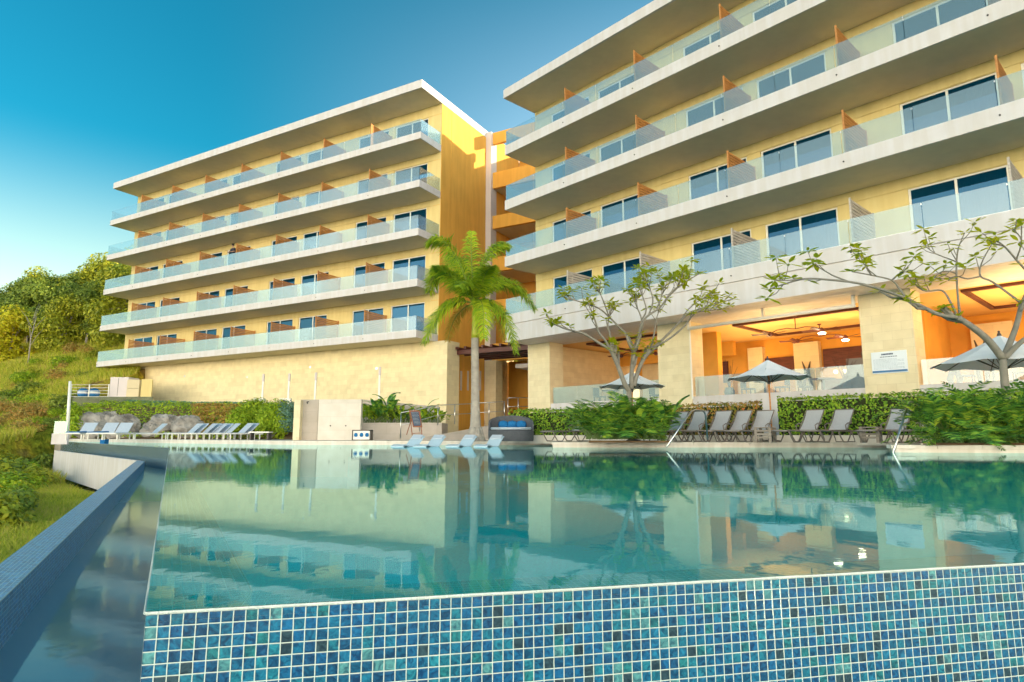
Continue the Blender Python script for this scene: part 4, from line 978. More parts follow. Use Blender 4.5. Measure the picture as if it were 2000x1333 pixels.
# terrace retaining wall behind and its lantern
gs = stonemat('terrace_stone', ((.52, .47, .43), (.46, .42, .38)), 1.2, .45, mortar=(.4, .36, .32))
tw = root('terrace_wall', onD(780, 858, 33), 'grey stone parapet wall of the upper terrace behind the leafy planter', 'wall')
a, b = onD(704, 780, 33.5), onD(858, 795, 33.5); mb = MB()
mb.hexa([(a[0], 33.5, 0), (b[0], 33.5, 0), (b[0], 33.8, 0), (a[0], 33.8, 0), (a[0], 33.5, a[2]), (b[0], 33.5, b[2]), (b[0], 33.8, b[2]), (a[0], 33.8, a[2])]); mb.build('parapet', gs, tw, uvdir=(1, 0))
pl = root('stone_planter', onD(780, 858, 30.6), 'raised pale stone planter filled with lime and dark leafy plants', 'planter')
a, b = onD(704, 826, 30.6), onD(863, 828.5, 30.6); mb = MB()
mb.hexa([(a[0], 30.6, DZ - .1), (b[0], 30.6, DZ - .1), (b[0], 33.4, DZ - .1), (a[0], 33.4, DZ - .1), (a[0], 30.6, a[2]), (b[0], 30.6, a[2]), (b[0], 33.4, a[2]), (a[0], 33.4, a[2])]); mb.build('planter_wall', gs, pl, uvdir=(1, 0))
PZ = a[2]
for i, (xa, xb, n, L_, mt_, lb) in enumerate(((708, 735, 46, (.5, .95), 'lime', 'tall lime green clump at the left of the raised planter'), (733, 765, 60, (.6, 1.15), 'big', 'tallest dark spiky clump in the raised planter below the lamp post'), (762, 795, 46, (.4, .8), 'lime', 'lime clump in the raised planter just left of the chalkboard'), (795, 830, 36, (.4, .9), 'big', 'dark leafy clump in the raised planter behind the chalkboard'), (826, 862, 40, (.35, .7), 'shrub', 'small leafy clump at the right end of the raised planter'))):
    clump('leafy_plant', ((xa, xb), (30.9, 32.6)), PZ - .02, n, L_, (.09, .16), LM[mt_], lb, lobes=0, up=(.9, 2.6), group='plants in the raised planter')
# ramp and rail
rm = root('ramp', onD(930, 858, 31), 'pale stone ramp climbing from the pool deck towards the passage', 'ramp')
mb = MB(); A = onD(800, 858, 29.2); B_ = onD(985, 826, 31.5)
mb.hexa([(A[0], 29.2, DZ - .1), (B_[0], 31.4, DZ - .1), (B_[0], 34.5, DZ - .1), (A[0], 30.5, DZ - .1), (A[0], 29.2, DZ + .01), (B_[0], 31.4, B_[2]), (B_[0], 34.5, B_[2]), (A[0], 30.5, DZ + .01)])
mb.build('ramp_slab', gs, rm, uvdir=(1, 0))
mb = MB(); A2 = onD(985, 822, 31.6); B2 = onD(1030, 822, 33.5); mb.prism([(A2[0], 31.4), (B2[0] + 2, 31.4), (B2[0] + 2, 38), (A2[0], 36)], DZ - .1, A2[2]); mb.build('landing', gs, rm, uvdir=(1, 0))
def rail(name, pts, hs, posts, label, cat='handrail', r=.022, mids=(.5,)):
    o = root(name, pts[0], label, cat); mb = MB(); tops = [(p[0], p[1], p[2] + h) for p, h in zip(pts, hs)]
    mb.tube(tops, r, 8); mb.build('top_rail', M['steel'], o, smooth=True)
    for m_ in mids: mb = MB(); mb.tube([(p[0], p[1], p[2] + h * m_) for p, h in zip(pts, hs)], r * .8, 8); mb.build('mid_rail', M['steel'], o, smooth=True)
    for t in posts:
        k = t * (len(pts) - 1); i = min(len(pts) - 2, int(k)); f_ = k - i
        p = np.array(pts[i]) * (1 - f_) + np.array(pts[i + 1]) * f_; h = hs[i] * (1 - f_) + hs[i + 1] * f_
        mb = MB(); mb.tube([(p[0], p[1], p[2]), (p[0], p[1], p[2] + h)], r, 8); mb.build('post', M['steel'], o, smooth=True)
    return o
rail('handrail', [onD(782, 856, 28.6), onD(855, 831, 30.3), onD(920, 827, 31.2)], [1.12, .95, .95], (0, .25, .5, .75, 1), 'steel handrail on the near side of the ramp behind the chalkboard')
rail('handrail', [onD(924, 826, 31.3), onD(955, 824, 31.6), onD(985, 822, 31.8)], [.95, .95, .95], (0, .5, 1), 'steel handrail on the ramp landing right of the palm trunk')
rail('handrail', [onD(992, 812, 34.5), onD(1012, 811, 35), onD(1032, 811, 35.5)], [.95, .95, .95], (0, .5, 1), 'steel handrail inside the passage beside the first stone pillar')
# chalkboard
cb = root('chalkboard_easel', onD(815, 857, 26.6), 'wooden easel chalkboard with rows of chalk writing on the deck', 'chalkboard')
Dc = 26.6; wd = M['slat']
def q_(x, y, dd=0): return onD(x, y, Dc + dd)
wr = woodmat('red_brown_wood', (.22, .07, .03), (.34, .12, .05))
mb = MB(); mb.tube([q_(799.5, 800), q_(805, 850, -.12)], .02, 6); mb.tube([q_(820, 803), q_(824.5, 855, -.14)], .02, 6); mb.tube([q_(810, 800, .1), q_(794, 849.5, .45)], .018, 6); mb.tube([q_(806, 847), q_(822, 846)], .014, 6); mb.build('leg', wr, cb)
mb = MB(); c = [q_(800.5, 802), q_(818.5, 802), q_(825, 835, -.08), q_(806.5, 835, -.08)]; t_ = np.array([0, .03, 0])
mb.hexa([c[3], c[2], c[2] + t_, c[3] + t_, c[0], c[1], c[1] + t_, c[0] + t_]); mb.build('board_frame', wr, cb)
c = [q_(802.3, 804.5, -.012), q_(817.2, 804.5, -.012), q_(822.7, 832, -.09), q_(808.3, 832, -.09)]
mb = MB(); mb.hexa([c[3], c[2], c[2] + t_ * .4, c[3] + t_ * .4, c[0], c[1], c[1] + t_ * .4, c[0] + t_ * .4]); bd = mb.build('slate', mat('slate_blue', (.03, .07, .14), .7, .2, 8), cb)
mb = MB()
for k in range(9):
    f0 = .08 + k * .1; l = c[0] * (1 - f0) + c[3] * f0; r_ = c[1] * (1 - f0) + c[2] * f0; x = .1
    while x < .86:
        w_ = random.uniform(.05, .14); p = l * (1 - x) + r_ * x; p2 = l * (1 - x - w_ * .8) + r_ * (x + w_ * .8); mb.tube([p - t_ * .3, (p + p2) / 2 - t_ * .3 + np.array([0, 0, .006]), p2 - t_ * .3], .0055, 4); x += w_ + .03
mb.build('chalk_writing', M['frame'], bd)
# wicker daybed
wk = root('wicker_daybed', onD(998, 857, 24.2), 'round dark wicker daybed with pale blue cushion beside the palm', 'daybed')
cx, cy = onD(998, 857, 24.2)[:2]
mb = MB(); n = 28; R0 = .86
prof = [(R0 * .98, 0), (R0, .08), (R0, .38), (R0 - .08, .42), (0.02, .42)]
mb.lathe((cx, cy, DZ), prof, 32, sy=.8); mb.build('base', M['wicker'], wk, smooth=False)
mb = MB()
for i in range(25):
    a0 = math.pi * (i / 24) * 1.0 + 0; pass
pts0 = []; 
for i in range(29):
    t = i / 28; a0 = math.pi * t; h = .34 + .34 * math.sin(math.pi * t) ** .7; pts0.append((a0, h))
for (a0, h0), (a1, h1) in zip(pts0[:-1], pts0[1:]):
    for r0, r1 in ((R0, R0 - .07),):
        A_ = [(cx + r * math.cos(a), cy + .8 * r * math.sin(a)) for r in (r0, r1) for a in (a0, a1)]
        mb.hexa([(*A_[0], DZ + .3), (*A_[1], DZ + .3), (*A_[3], DZ + .3), (*A_[2], DZ + .3), (*A_[0], DZ + .3 + h0), (*A_[1], DZ + .3 + h1), (*A_[3], DZ + .3 + h1), (*A_[2], DZ + .3 + h0)])
mb.build('backrest', M['wicker'], wk)
mb = MB(); mb.lathe((cx, cy - .03, DZ + .42), [(R0 - .12, 0), (R0 - .08, .04), (R0 - .1, .09), (0.01, .1)], 28, sy=.8); mb.build('cushion', M['slingblue'], wk, smooth=True)
mb = MB()
for xx in (-.3, .05, .4): mb.lathe((cx + xx, cy + .35, DZ + .62), [(.01, -.15), (.17, -.1), (.2, 0), (.16, .12), (.01, .16)], 12, sy=.4)
mb.build('pillow', M['towel'], wk, smooth=True)
# ------------------------------------------------------------------ sling loungers on the right deck
def sling_lounger():
    o = root('sun_lounger', (0, 0, 0), 'x', 'sun lounger'); M_ = M
    # foot end towards -Y, head towards +Y, seat .36 high
    w = .31; mb = MB()
    for s in (-1, 1):
        mb.tube([(s * w, -1.25, .335), (s * w, -1.2, .36), (s * w, .15, .36), (s * w, .62, .34)], .018, 8)
        mb.tube([(s * w, .12, .38), (s * w, .52, 1.0)], .016, 8)
        mb.tube([(s * (w + .02), .05, .36), (s * (w + .03), .0, .52), (s * (w + .03), .12, .58), (s * (w + .03), .28, .58), (s * w, .33, .66)], .017, 8)
    mb.tube([(-w, -1.25, .335), (w, -1.25, .335)], .018, 8); mb.tube([(-w, .52, 1.0), (w, .52, 1.0)], .016, 8); mb.tube([(-w, .62, .34), (w, .62, .34)], .016, 8)
    mb.build('frame', M['lframe'], o, smooth=True)
    for y0, y1 in ((-1.1, -.62), (-.25, .25)):
        for s in (-1, 1):
            mb = MB(); ym = (y0 + y1) / 2
            mb.tube([(s * w, y0 - .06, .35), (s * w, y0 + .04, .16), (s * w, ym - .1, .022), (s * w, ym + .1, .022), (s * w, y1 - .04, .16), (s * w, y1 + .06, .35)], .019, 8)
            mb.build('leg', M['lframe'], o, smooth=True)
    mb = MB(); mb.tube([(-w, .3, .36), (-w, .42, .12), (-w, .45, .022), (w, .45, .022), (w, .42, .12), (w, .3, .36)], .016, 8); mb.build('leg', M['lframe'], o, smooth=True)
    mb = MB(); n = 8
    for i in range(n):
        y0 = -1.22 + 1.34 * i / n; y1 = -1.22 + 1.34 * (i + 1) / n; z0 = .362 - .02 * math.sin(math.pi * i / n); z1 = .362 - .02 * math.sin(math.pi * (i + 1) / n)
        mb.hexa([(-w + .02, y0, z0 - .01), (w - .02, y0, z0 - .01), (w - .02, y1, z1 - .01), (-w + .02, y1, z1 - .01), (-w + .02, y0, z0), (w - .02, y0, z0), (w - .02, y1, z1), (-w + .02, y1, z1)])
    mb.build('seat', M['sling'], o)
    mb = MB()
    for i in range(n):
        t0, t1 = i / n, (i + 1) / n; f_ = lambda t: (.13 + .39 * t, .385 + .61 * t - .0)
        (y0, z0), (y1, z1) = f_(t0), f_(t1); c0, c1 = .03 * math.sin(math.pi * t0), .03 * math.sin(math.pi * t1)
        mb.hexa([(-w + .012, y0 + c0, z0 - c0 * .5), (w - .012, y0 + c0, z0 - c0 * .5), (w - .012, y0 + c0 + .012, z0 - c0 * .5), (-w + .012, y0 + c0 + .012, z0 - c0 * .5), (-w + .012, y1 + c1, z1 - c1 * .5), (w - .012, y1 + c1, z1 - c1 * .5), (w - .012, y1 + c1 + .012, z1 - c1 * .5), (-w + .012, y1 + c1 + .012, z1 - c1 * .5)])
    mb.build('backrest', M['sling'], o)
    return o
sl_ = sling_lounger()
spots = [(1122, 22.6, 'single grey sling lounger left of the middle planter'), (1312, 21.4, 'grey sling lounger half hidden by the shrub at the left handrail'),
 (1350, 20.6, 'grey sling lounger seen between the posts of the left handrail'), (1396, 20.5, 'lower reclined grey lounger just right of the left handrail'),
 (1434, 20.3, 'grey sling lounger two places left of the parasol pole'), (1478, 20.1, 'grey sling lounger immediately left of the parasol pole and small table'),
 (1574, 19.6, 'grey sling lounger first to the right of the parasol pole'), (1632, 19.3, 'grey sling lounger below the pillar with the white sign, second right of the parasol pole'),
 (1744, 18.7, 'grey sling lounger behind the right handrail, beside the slatted table'), (1812, 18.3, 'grey sling lounger partly behind the right planter leaves')]
for i, (x, D, lb) in enumerate(spots):
    p = onD(x, 851, D); place(sl_, i > 0, (p[0], p[1], DZ), R(-60 + random.uniform(-4, 4)), lb, 'grey sling loungers in front of the hedges')
sl_['category'] = 'sun lounger'
# slatted side tables
def side_table():
    o = root('side_table', (0, 0, 0), 'x', 'side table'); wg = woodmat('grey_teak', (.20, .17, .14), (.32, .28, .24))
    mb = MB()
    for i in range(5): mb.box(WF, -.25 + i * .1, -.16 + i * .1, -.25, .25, .43, .46)
    mb.build('tabletop', wg, o)
    for sx in (-1, 1):
        for sy in (-1, 1): mb = MB(); mb.box(WF, sx * .21 - .04, sx * .21 + .04, sy * .21 - .03, sy * .21 + .03, 0, .43); mb.build('leg', wg, o)
    mb = MB()
    for z in (.12, .22, .32): mb.box(WF, -.2, .2, -.235, -.215, z, z + .06); mb.box(WF, -.235, -.215, -.18, .18, z, z + .06)
    mb.build('side_slats', wg, o)
    return o
st_ = side_table()
for i, (x, D, lb) in enumerate(((1495, 19.5, 'slatted wooden side table at the foot of the parasol pole'), (1701, 18.6, 'slatted wooden side table left of the right handrail'))):
    p = onD(x, 851, D); place(st_, i > 0, (p[0], p[1], DZ), R(-40), lb, 'slatted side tables')
# parasols
def parasol(x, ytip, yedge, halfw, D, label, n=8, base=True, zb=DZ, rot=.3):
    p = onD(x, 851, D); o = root('parasol', (p[0], p[1], zb), label, 'parasol', 'white canvas parasols')
    zt = onD(x, ytip, D)[2]; ze = onD(x, yedge, D)[2]; r = halfw / F * D
    mb = MB(); mb.tube([(p[0], p[1], zb), (p[0], p[1], zt - .03)], .024, 10); mb.build('pole', M['slat'], o, smooth=True)
    mb = MB(); k = 4
    for i in range(n):
        a0, a1 = rot + 2 * math.pi * i / n, rot + 2 * math.pi * (i + 1) / n
        for j in range(k):
            t0, t1 = j / k, (j + 1) / k
            def V(a, t, mid=0): 
                rr = r * t; sag = -.10 * math.sin(math.pi * t) * (.5 + mid); return (p[0] + rr * math.cos(a) * (1 - .04 * mid * t), p[1] + rr * math.sin(a) * (1 - .04 * mid * t), zt + (ze - zt) * t + sag * .6 + .05 * mid * t)
            am = (a0 + a1) / 2
            mb.face([V(a0, t0), V(a0, t1), V(am, t1, 1), V(am, t0, 1)]); mb.face([V(am, t0, 1), V(am, t1, 1), V(a1, t1), V(a1, t0)])
    mb.build('canopy', M['cloth'], o)
    for i in range(n):
        a0 = rot + 2 * math.pi * i / n; mb = MB()
        mb.tube([(p[0] + .03 * math.cos(a0), p[1] + .03 * math.sin(a0), zt - .06), (p[0] + r * .98 * math.cos(a0), p[1] + r * .98 * math.sin(a0), ze - .02)], .011, 5)
        mb.tube([(p[0] + .03 * math.cos(a0), p[1] + .03 * math.sin(a0), ze - .12), (p[0] + r * .5 * math.cos(a0), p[1] + r * .5 * math.sin(a0), (zt + ze) / 2 - .08)], .011, 5)
        mb.build('rib', M['dark'], o)
    mb = MB(); mb.lathe((p[0], p[1], zt - .02), [(.05, 0), (.05, .03), (.02, .09), (.03, .12), (.0, .14)], 10); mb.build('finial', M['dark'], o, smooth=True)
    mb = MB(); mb.lathe((p[0], p[1], ze - .17), [(.04, 0), (.05, .02), (.05, .09), (.03, .11)], 10); mb.build('hub', M['dark'], o, smooth=True)
    if base: mb = MB(); mb.lathe((p[0], p[1], zb), [(.26, 0), (.26, .05), (.06, .08), (.05, .3)], 16); mb.build('base', M['dark'], o, smooth=True)
parasol(1508, 703, 741, 78, 20.6, 'white parasol on a bare wooden pole between two runs of hedge')
parasol(1237, 726, 757, 66, 23.0, 'white parasol behind the fan shaped frangipani')
parasol(1974, 655, 714, 122, 15.9, 'large white parasol behind the sparse frangipani at the right edge')
# pool handrails
def poolrail(foot, top1, top2, back, D, label):
    f0 = onz(foot[0], foot[1], -.1); o = root('pool_handrail', (f0[0], f0[1], -.1), label, 'handrail', 'steel pool entry handrails')
    d = np.array([-.62, -.5, 0])
    b_ = onD(back[0], 851, D); 
    for k, s in enumerate((0, .55)):
        sh = np.array([s * .70, -s * .45 * .3, 0]); p0 = onD(foot[0], foot[1], D - 1.0); mb = MB()
        P = [onD(foot[0], foot[1] + 6, D - 1.2), onD((foot[0] * .4 + top1[0] * .6), (foot[1] * .4 + top1[1] * .6), D - .9), onD(top1[0] - 1, top1[1] + 2, D - .5), onD(top1[0] + 6, top1[1], D - .4), onD(top2[0], top2[1] + 1, D), onD(top2[0] + 5, top2[1] + 9, D + .05), onD(back[0], back[1], D + .1)]
        if k == 1: break
        mb.tube(P, .024, 10); mb.build('tube', M['steel'], o, smooth=True)
    mb = MB(); mb.lathe((P[-1][0], P[-1][1], DZ), [(.05, 0), (.05, .012), (.03, .02)], 12); mb.build('escutcheon', M['steel'], o)
poolrail((1302, 868), (1352, 801), (1373, 801), (1382, 859), 18.6, 'bent steel handrail entering the pool beside the middle planter')
poolrail((1743, 884), (1776, 785), (1791, 785), (1801, 862), 15.4, 'bent steel handrail entering the pool beside the right planter')
# depth marker tile on the coping
for x, y, D, lb in ((1270, 868, 20.0, 'small blue tile marker on the coping in front of the middle planter'), (201, 860, 30.4, 'small blue tile marker on the coping at the far left')):
    p = onz(x, 872 if x > 1000 else 865, 0); mb = MB(); mb.box(WF, p[0] - .12, p[0] + .12, p[1] - .06, p[1] + .3, .0, DZ + .012); tag(mb.build('tile_marker', M['towel']), lb, 'marker')
# in-pool resin loungers
def resin():
    o = root('pool_chaise', (0, 0, 0), 'x', 'pool lounger'); prof = [(-.95, .03), (-.75, .10), (-.45, .02), (-.1, -.03), (.15, .02), (.62, .42), (.72, .46)]
    mb = MB(); w = .34
    for (y0, z0), (y1, z1) in zip(prof[:-1], prof[1:]):
        mb.hexa([(-w, y0, z0 - .06), (w, y0, z0 - .06), (w, y1, z1 - .06), (-w, y1, z1 - .06), (-w, y0, z0), (w, y0, z0), (w, y1, z1), (-w, y1, z1)])
    mb.build('seat_shell', M['poly'], o, bevel=.015)
    mb = MB(); mb.prism([(-w + .03, -.8), (w - .03, -.8), (w - .03, .5), (-w + .03, .5)], -.28, -.04)
    mb.build('underframe', M['poly'], o)
    mb = MB(); mb.hexa([(-w + .06, .45, .31), (w - .06, .45, .31), (w - .06, .68, .47), (-w + .06, .68, .47), (-w + .06, .45, .35), (w - .06, .45, .35), (w - .06, .68, .52), (-w + .06, .68, .52)]); mb.build('head_pad', M['slingblue'], o, bevel=.01)
    return o
rs = resin()
for i, (x, lb) in enumerate(((800, 'pale blue resin lounger in the shallow water, farthest left of the four'), (842, 'pale blue resin lounger in the shallow water, second from the left'), (904, 'pale blue resin lounger in the shallow water just left of the palm trunk'), (958, 'pale blue resin lounger in the shallow water in front of the wicker daybed'))):
    p = onz(x, 872.5, 0); place(rs, i > 0, (p[0], p[1], .01), R(-26), lb, 'resin loungers in the shallow water', .76)
mb = MB(); a = onz(745, 870.5, 0); b = onz(985, 874, 0); mb.box(WF, a[0], b[0], b[1] - 1.2, b[1] + 3.8, -1.2, -.26); tag(mb.build('shallow_shelf', M['poolin'], uvdir=(1, 0)), 'submerged shallow shelf carrying the resin loungers', 'pool shelf')
# ------------------------------------------------------------------ left deck loungers
def flat_lounger(towel=False):
    o = root('pool_lounger', (0, 0, 0), 'x', 'sun lounger'); w = .33
    mb = MB()
    for s in (-1, 1): mb.box(WF, s * w - .02, s * w + .02, -1.0, .95, .27, .32)
    for y in (-1.0, .93, .1): mb.box(WF, -w + .021, w - .021, y, y + .035, .275, .315)
    mb.build('frame', M['frame'], o)
    for sx in (-1, 1):
        for y in (-.85, .75): mb = MB(); mb.box(WF, sx * w - .021, sx * w + .021, y, y + .05, 0, .269); mb.build('leg', M['frame'], o)
    mb = MB(); mb.box(WF, -w + .03, w - .03, -.97, .2, .322, .35); mb.build('seat', M['slingblue'], o)
    mb = MB(); mb.hexa([(-w + .03, .2, .325), (w - .03, .2, .325), (w - .03, .22, .31), (-w + .03, .22, .31), (-w + .03, .72, .84), (w - .03, .72, .84), (w - .03, .75, .82), (-w + .03, .75, .82)]); mb.build('backrest', M['slingblue'], o)
    if towel: mb = MB(); mb.hexa([(-w + .0, -.95, .352), (w, -.95, .352), (w, -.3, .352), (-w, -.3, .352), (-w, -.95, .39), (w, -.95, .39), (w, -.3, .42), (-w, -.3, .40)]); tw_ = mb.build('towel', M['towel'], o, bevel=.02)
    return o
fa = flat_lounger(True); fb = flat_lounger()
for i, (x, D, lb) in enumerate(((162, 31.0, 'pale blue lounger with a folded blue towel beside the tall mast'), (204, 31.0, 'pale blue lounger with a blue towel, second from the tall mast'))):
    p = onD(x, 851, D); place(fa, i > 0, (p[0], p[1], DZ), R(8), lb, 'pale blue loungers facing the camera')
p = onD(232, 851, 31.0); place(fb, False, (p[0], p[1], DZ), R(6), 'pale blue lounger without towel facing the camera, third from the tall mast', 'pale blue loungers facing the camera')
ord_ = ['first', 'second', 'third', 'fourth', 'fifth', 'sixth', 'seventh', 'eighth', 'ninth', 'tenth', 'eleventh']
for i, (x, D) in enumerate(((292, 33.5), (362, 33.2), (374, 33.4), (390, 33.2), (400, 33.4), (411, 33.2), (423, 33.4), (436, 33.1), (462, 32.4), (473, 32.6))):
    p = onD(x, 851, D); place(fb, True, (p[0], p[1], DZ), R(-40 + random.uniform(-4, 4)), 'pale blue lounger turned sideways, %s from the left in the row before the rocky bank' % ord_[i], 'pale blue loungers in the row by the bank')
bn = root('bench', onD(508, 851, 31), 'low dark bench with pale top at the right end of the lounger row', 'bench'); c = onD(508, 851, 31)
mb = MB(); mb.box(WF, c[0] - .5, c[0] + .5, 30.8, 31.3, .5, .56); mb.build('seat', M['frame'], bn)
for sx in (-.42, .42): mb = MB(); mb.box(WF, c[0] + sx - .04, c[0] + sx + .04, 30.85, 31.25, DZ, .5); mb.build('leg', M['dark'], bn)
# ------------------------------------------------------------------ planted bank and rocks behind the left deck
low = [onD(x, 851, D)[:2] for x, D in ((122, 41.5), (160, 40.5), (250, 39), (390, 37.5), (480, 36), (575, 34), (640, 33))]
up_ = [(LF(s, 1.8, 0)[:2], z) for s, z in ((35.5, 3.1), (33, 3.0), (30, 2.8), (24, 2.55), (18, 2.4), (11, 2.2), (5, 2.05))]
mb = MB(); nx, ny = 60, 14; V = []
for j in range(ny + 1):
    for i in range(nx + 1):
        t = i / nx * (len(low) - 1); k = min(len(low) - 2, int(t)); f_ = t - k
        a = low[k] * (1 - f_) + low[k + 1] * f_; b = np.array(up_[k][0]) * (1 - f_) + np.array(up_[k + 1][0]) * f_; zb = up_[k][1] * (1 - f_) + up_[k + 1][1] * f_
        s = j / ny; p = a * (1 - s) + b * s; pr = sstep(s, -.05, .55) * (1 - .1) + .1 * s
        V.append((p[0], p[1], DZ - .08 + (zb - DZ) * pr + .18 * noise.noise(Vector((p[0] * .8, p[1] * .8, 2))) * math.sin(math.pi * s)))
mb.v = V
for j in range(ny):
    for i in range(nx): a = j * (nx + 1) + i; mb.f.append((a, a + 1, a + nx + 2, a + nx + 1)); mb.mi.append(0)
tag(mb.build('planted_bank', M['soil'], smooth=True), kind='structure')
def bankpt(u, s):
    j = s * ny; i = u * nx; i0, j0 = min(nx - 1, int(i)), min(ny - 1, int(j)); return Vector(V[j0 * (nx + 1) + i0]).lerp(Vector(V[(j0 + 1) * (nx + 1) + i0 + 1]), .5)
def cover(name, u0, u1, s0, s1, n, size, mt, label, h=.36):
    mb = MB()
    for _ in range(n):
        p = bankpt(random.uniform(u0, u1), random.uniform(s0, s1)); p = p + Vector((random.uniform(-.25, .25), random.uniform(-.2, .2), random.uniform(0, h))); addleaf(mb, p, (0, -.5, 1), size * random.uniform(.6, 1.3), .5)
    o = mb.build(name, mt); o['kind'] = 'stuff'; o['label'] = label; return o
cover('blue_ground_cover', .2, 1, .5, .98, 30000, .08, LM['blue'], 'blue green ground cover along the top of the bank below the stone wall')
cover('dry_ground_cover', .50, .66, .1, .5, 11000, .08, LM['dry'], 'rust coloured dry ground cover behind the lounger row')
cover('bank_grass', .0, .8, .0, .9, 20000, .09, LM['shrub'], 'mixed green ground cover on the bank among the rocks')
def rock(c, s, seed, label):
    bpy_m = MB(); n1, n2 = 30, 20
    for j in range(n2 + 1):
        for i in range(n1):
            a_ = 2 * math.pi * i / n1; b_ = math.pi * j / n2; d = Vector((math.sin(b_) * math.cos(a_), math.sin(b_) * math.sin(a_), math.cos(b_)))
            k = 1 + .30 * noise.noise(d * 1.6 + Vector((seed, 0, 0))) + .22 * abs(noise.noise(d * 3.5 + Vector((0, seed, 0)))) + .06 * noise.noise(d * 9)
            bpy_m.v.append((c[0] + d.x * s[0] * k, c[1] + d.y * s[1] * k, c[2] + d.z * s[2] * k))
    for j in range(n2):
        for i in range(n1): i2 = (i + 1) % n1; bpy_m.f.append((j * n1 + i, j * n1 + i2, (j + 1) * n1 + i2, (j + 1) * n1 + i)); bpy_m.mi.append(0)
    tag(bpy_m.build('boulder', M['rock']), label, 'rock', 'grey boulders in the bank')
for i, (x, y, D, s, lb) in enumerate(((178, 828, 40.5, (1.4, .9, 1.0), 'large pale grey boulder behind the loungers with blue towels'), (240, 832, 40.0, (1.3, .8, .95), 'dark streaked boulder behind the third lounger from the mast'), (212, 826, 41, (.8, .7, 1.0), 'narrow grey boulder wedged between two larger ones'), (322, 826, 39.4, (1.3, .8, .8), 'broad flat pale boulder below the ground cover'), (366, 830, 38.6, (1.2, .8, .8), 'sloping pale boulder at the left end of the lounger row'), (296, 836, 39.0, (.7, .6, .6), 'small grey boulder at the deck edge near the sideways lounger'))):
    rock(onD(x, y + 4, D), tuple(k * .8 for k in s), i * 3.1, lb)
def bush(name, blobs, n, size, mt, label, cat='shrub', group=None, stemz=None):
    c = blobs[0][0]; zb = min(b[0][2] - b[1] for b in blobs); o = root(name, (c[0], c[1], zb), label, cat, group)
    mb = MB(); crown(mb, blobs, n, size); mb.build('foliage', mt, o)
    mb = MB()
    for b, r in blobs[:6]: mb.tube([(c[0], c[1], zb - .2), ((c[0] + b[0]) / 2 + .1, (c[1] + b[1]) / 2, (zb + b[2]) / 2), (b[0], b[1], b[2])], [.05, .035, .015], 5)
    mb.build('stem', M['trunk'], o); return o
bush('shrub', [(onD(x, y, D), r) for x, y, D, r in ((470, 822, 36.2, .8), (490, 808, 37, .9), (505, 797, 37.5, .65), (458, 832, 35.8, .5))], 5200, .075, LM['shrub'], 'bright green mounded shrub at the left of the bank behind the lounger row', group='shrubs on the bank')
bush('shrub', [(onD(x, y, D), r) for x, y, D, r in ((530, 815, 35.4, .85), (545, 805, 35.8, .8), (520, 828, 35, .65), (552, 828, 34.8, .6))], 5200, .075, LM['shrub'], 'bright green mounded shrub beside the shower wall', group='shrubs on the bank')
bush('shrub', [(onD(563, 806, 35.5), .7), (onD(566, 825, 34.8), .6)], 2400, .07, LM['blue'], 'blue green shrub touching the shower wall', group='shrubs on the bank')
bush('shrub', [(onD(x, y, 39.8), r) for x, y, r in ((140, 815, .6), (146, 832, .55), (143, 800, .5))], 1800, .09, LM['shrub'], 'small shrub climbing beside the tall mast', group='shrubs on the bank')
# lamp posts on the stone wall terrace
for i, (x, yt, yb, D, lb) in enumerate(((512, 731, 783, 41.5, 'slim white lamp post farthest left before the stone wall'), (563, 730, 780, 40.2, 'slim white lamp post second from the left before the stone wall'), (615, 728, 782, 39, 'slim white lamp post third from the left before the stone wall'), (740, 717, 786, 37, 'taller slim white lamp post above the raised planter'))):
    b = onD(x, yb, D); t = onD(x, yt, D); o = root('lamp_post', (b[0], b[1], 2.0), lb, 'lamp post', 'slim lamp posts before the stone wall')
    mb = MB(); mb.box(WF, b[0] - .05, b[0] + .05, D - .05, D + .05, 1.9, t[2] - .5); mb.build('post', M['frame'], o)
    mb = MB(); mb.box(WF, b[0] - .06, b[0] + .06, D - .06, D + .06, t[2] - .5, t[2]); mb.build('lamp_head', M['lav'], o)
for x, D, lb in ((507, 41.2, 'small white condenser unit at the foot of the stone wall, left one'), (558, 40, 'small white condenser unit at the foot of the stone wall, right one')):
    c = onD(x, 788, D); o = root('condenser_unit', c, lb, 'condenser', 'condenser units by the stone wall'); mb = MB(); mb.box(WF, c[0] - .35, c[0] + .35, D - .15, D + .15, c[2] - .35, c[2] + .3); mb.build('casing', M['frame'], o, bevel=.02)
    mb = MB(); mb.lathe((c[0] - .1, D - .16, c[2]), [(.22, -.005), (.22, .005)], 16); f = mb.build('fan_grille', M['dark'], o)
    for v in f.data.vertices: v.co = (v.co.x, -.155 - v.co.z * 1.0, (v.co.y + .16))
# ------------------------------------------------------------------ left end: mast, glass windbreak, cabinets, screen hedge
ms = root('mast', onD(134, 855, 34), 'tall white steel mast at the left end of the deck', 'mast')
t = onD(137, 745, 36); b = onD(131, 856, 36); mb = MB(); mb.tube([(b[0], b[1], DZ), t], [.10, .075], 10); mb.build('pole', M['frame'], ms, smooth=True)
mb = MB(); mb.box(WF, b[0] - .2, b[0] + .2, b[1] - .2, b[1] + .2, DZ, DZ + .04); mb.build('base_plate', M['steel'], ms)
gw_ = root('glass_windbreak', onD(118, 855, 35), 'greenish glass windbreak panel left of the tall mast', 'windbreak')
a, c = onD(107, 823, 35), onD(130, 847, 35); mb = MB(); mb.hexa([(a[0], 35, c[2]), (c[0], 35, c[2]), (c[0], 35.02, c[2]), (a[0], 35.02, c[2]), (a[0], 35, a[2]), (c[0], 35, a[2]), (c[0], 35.02, a[2]), (a[0], 35.02, a[2])])
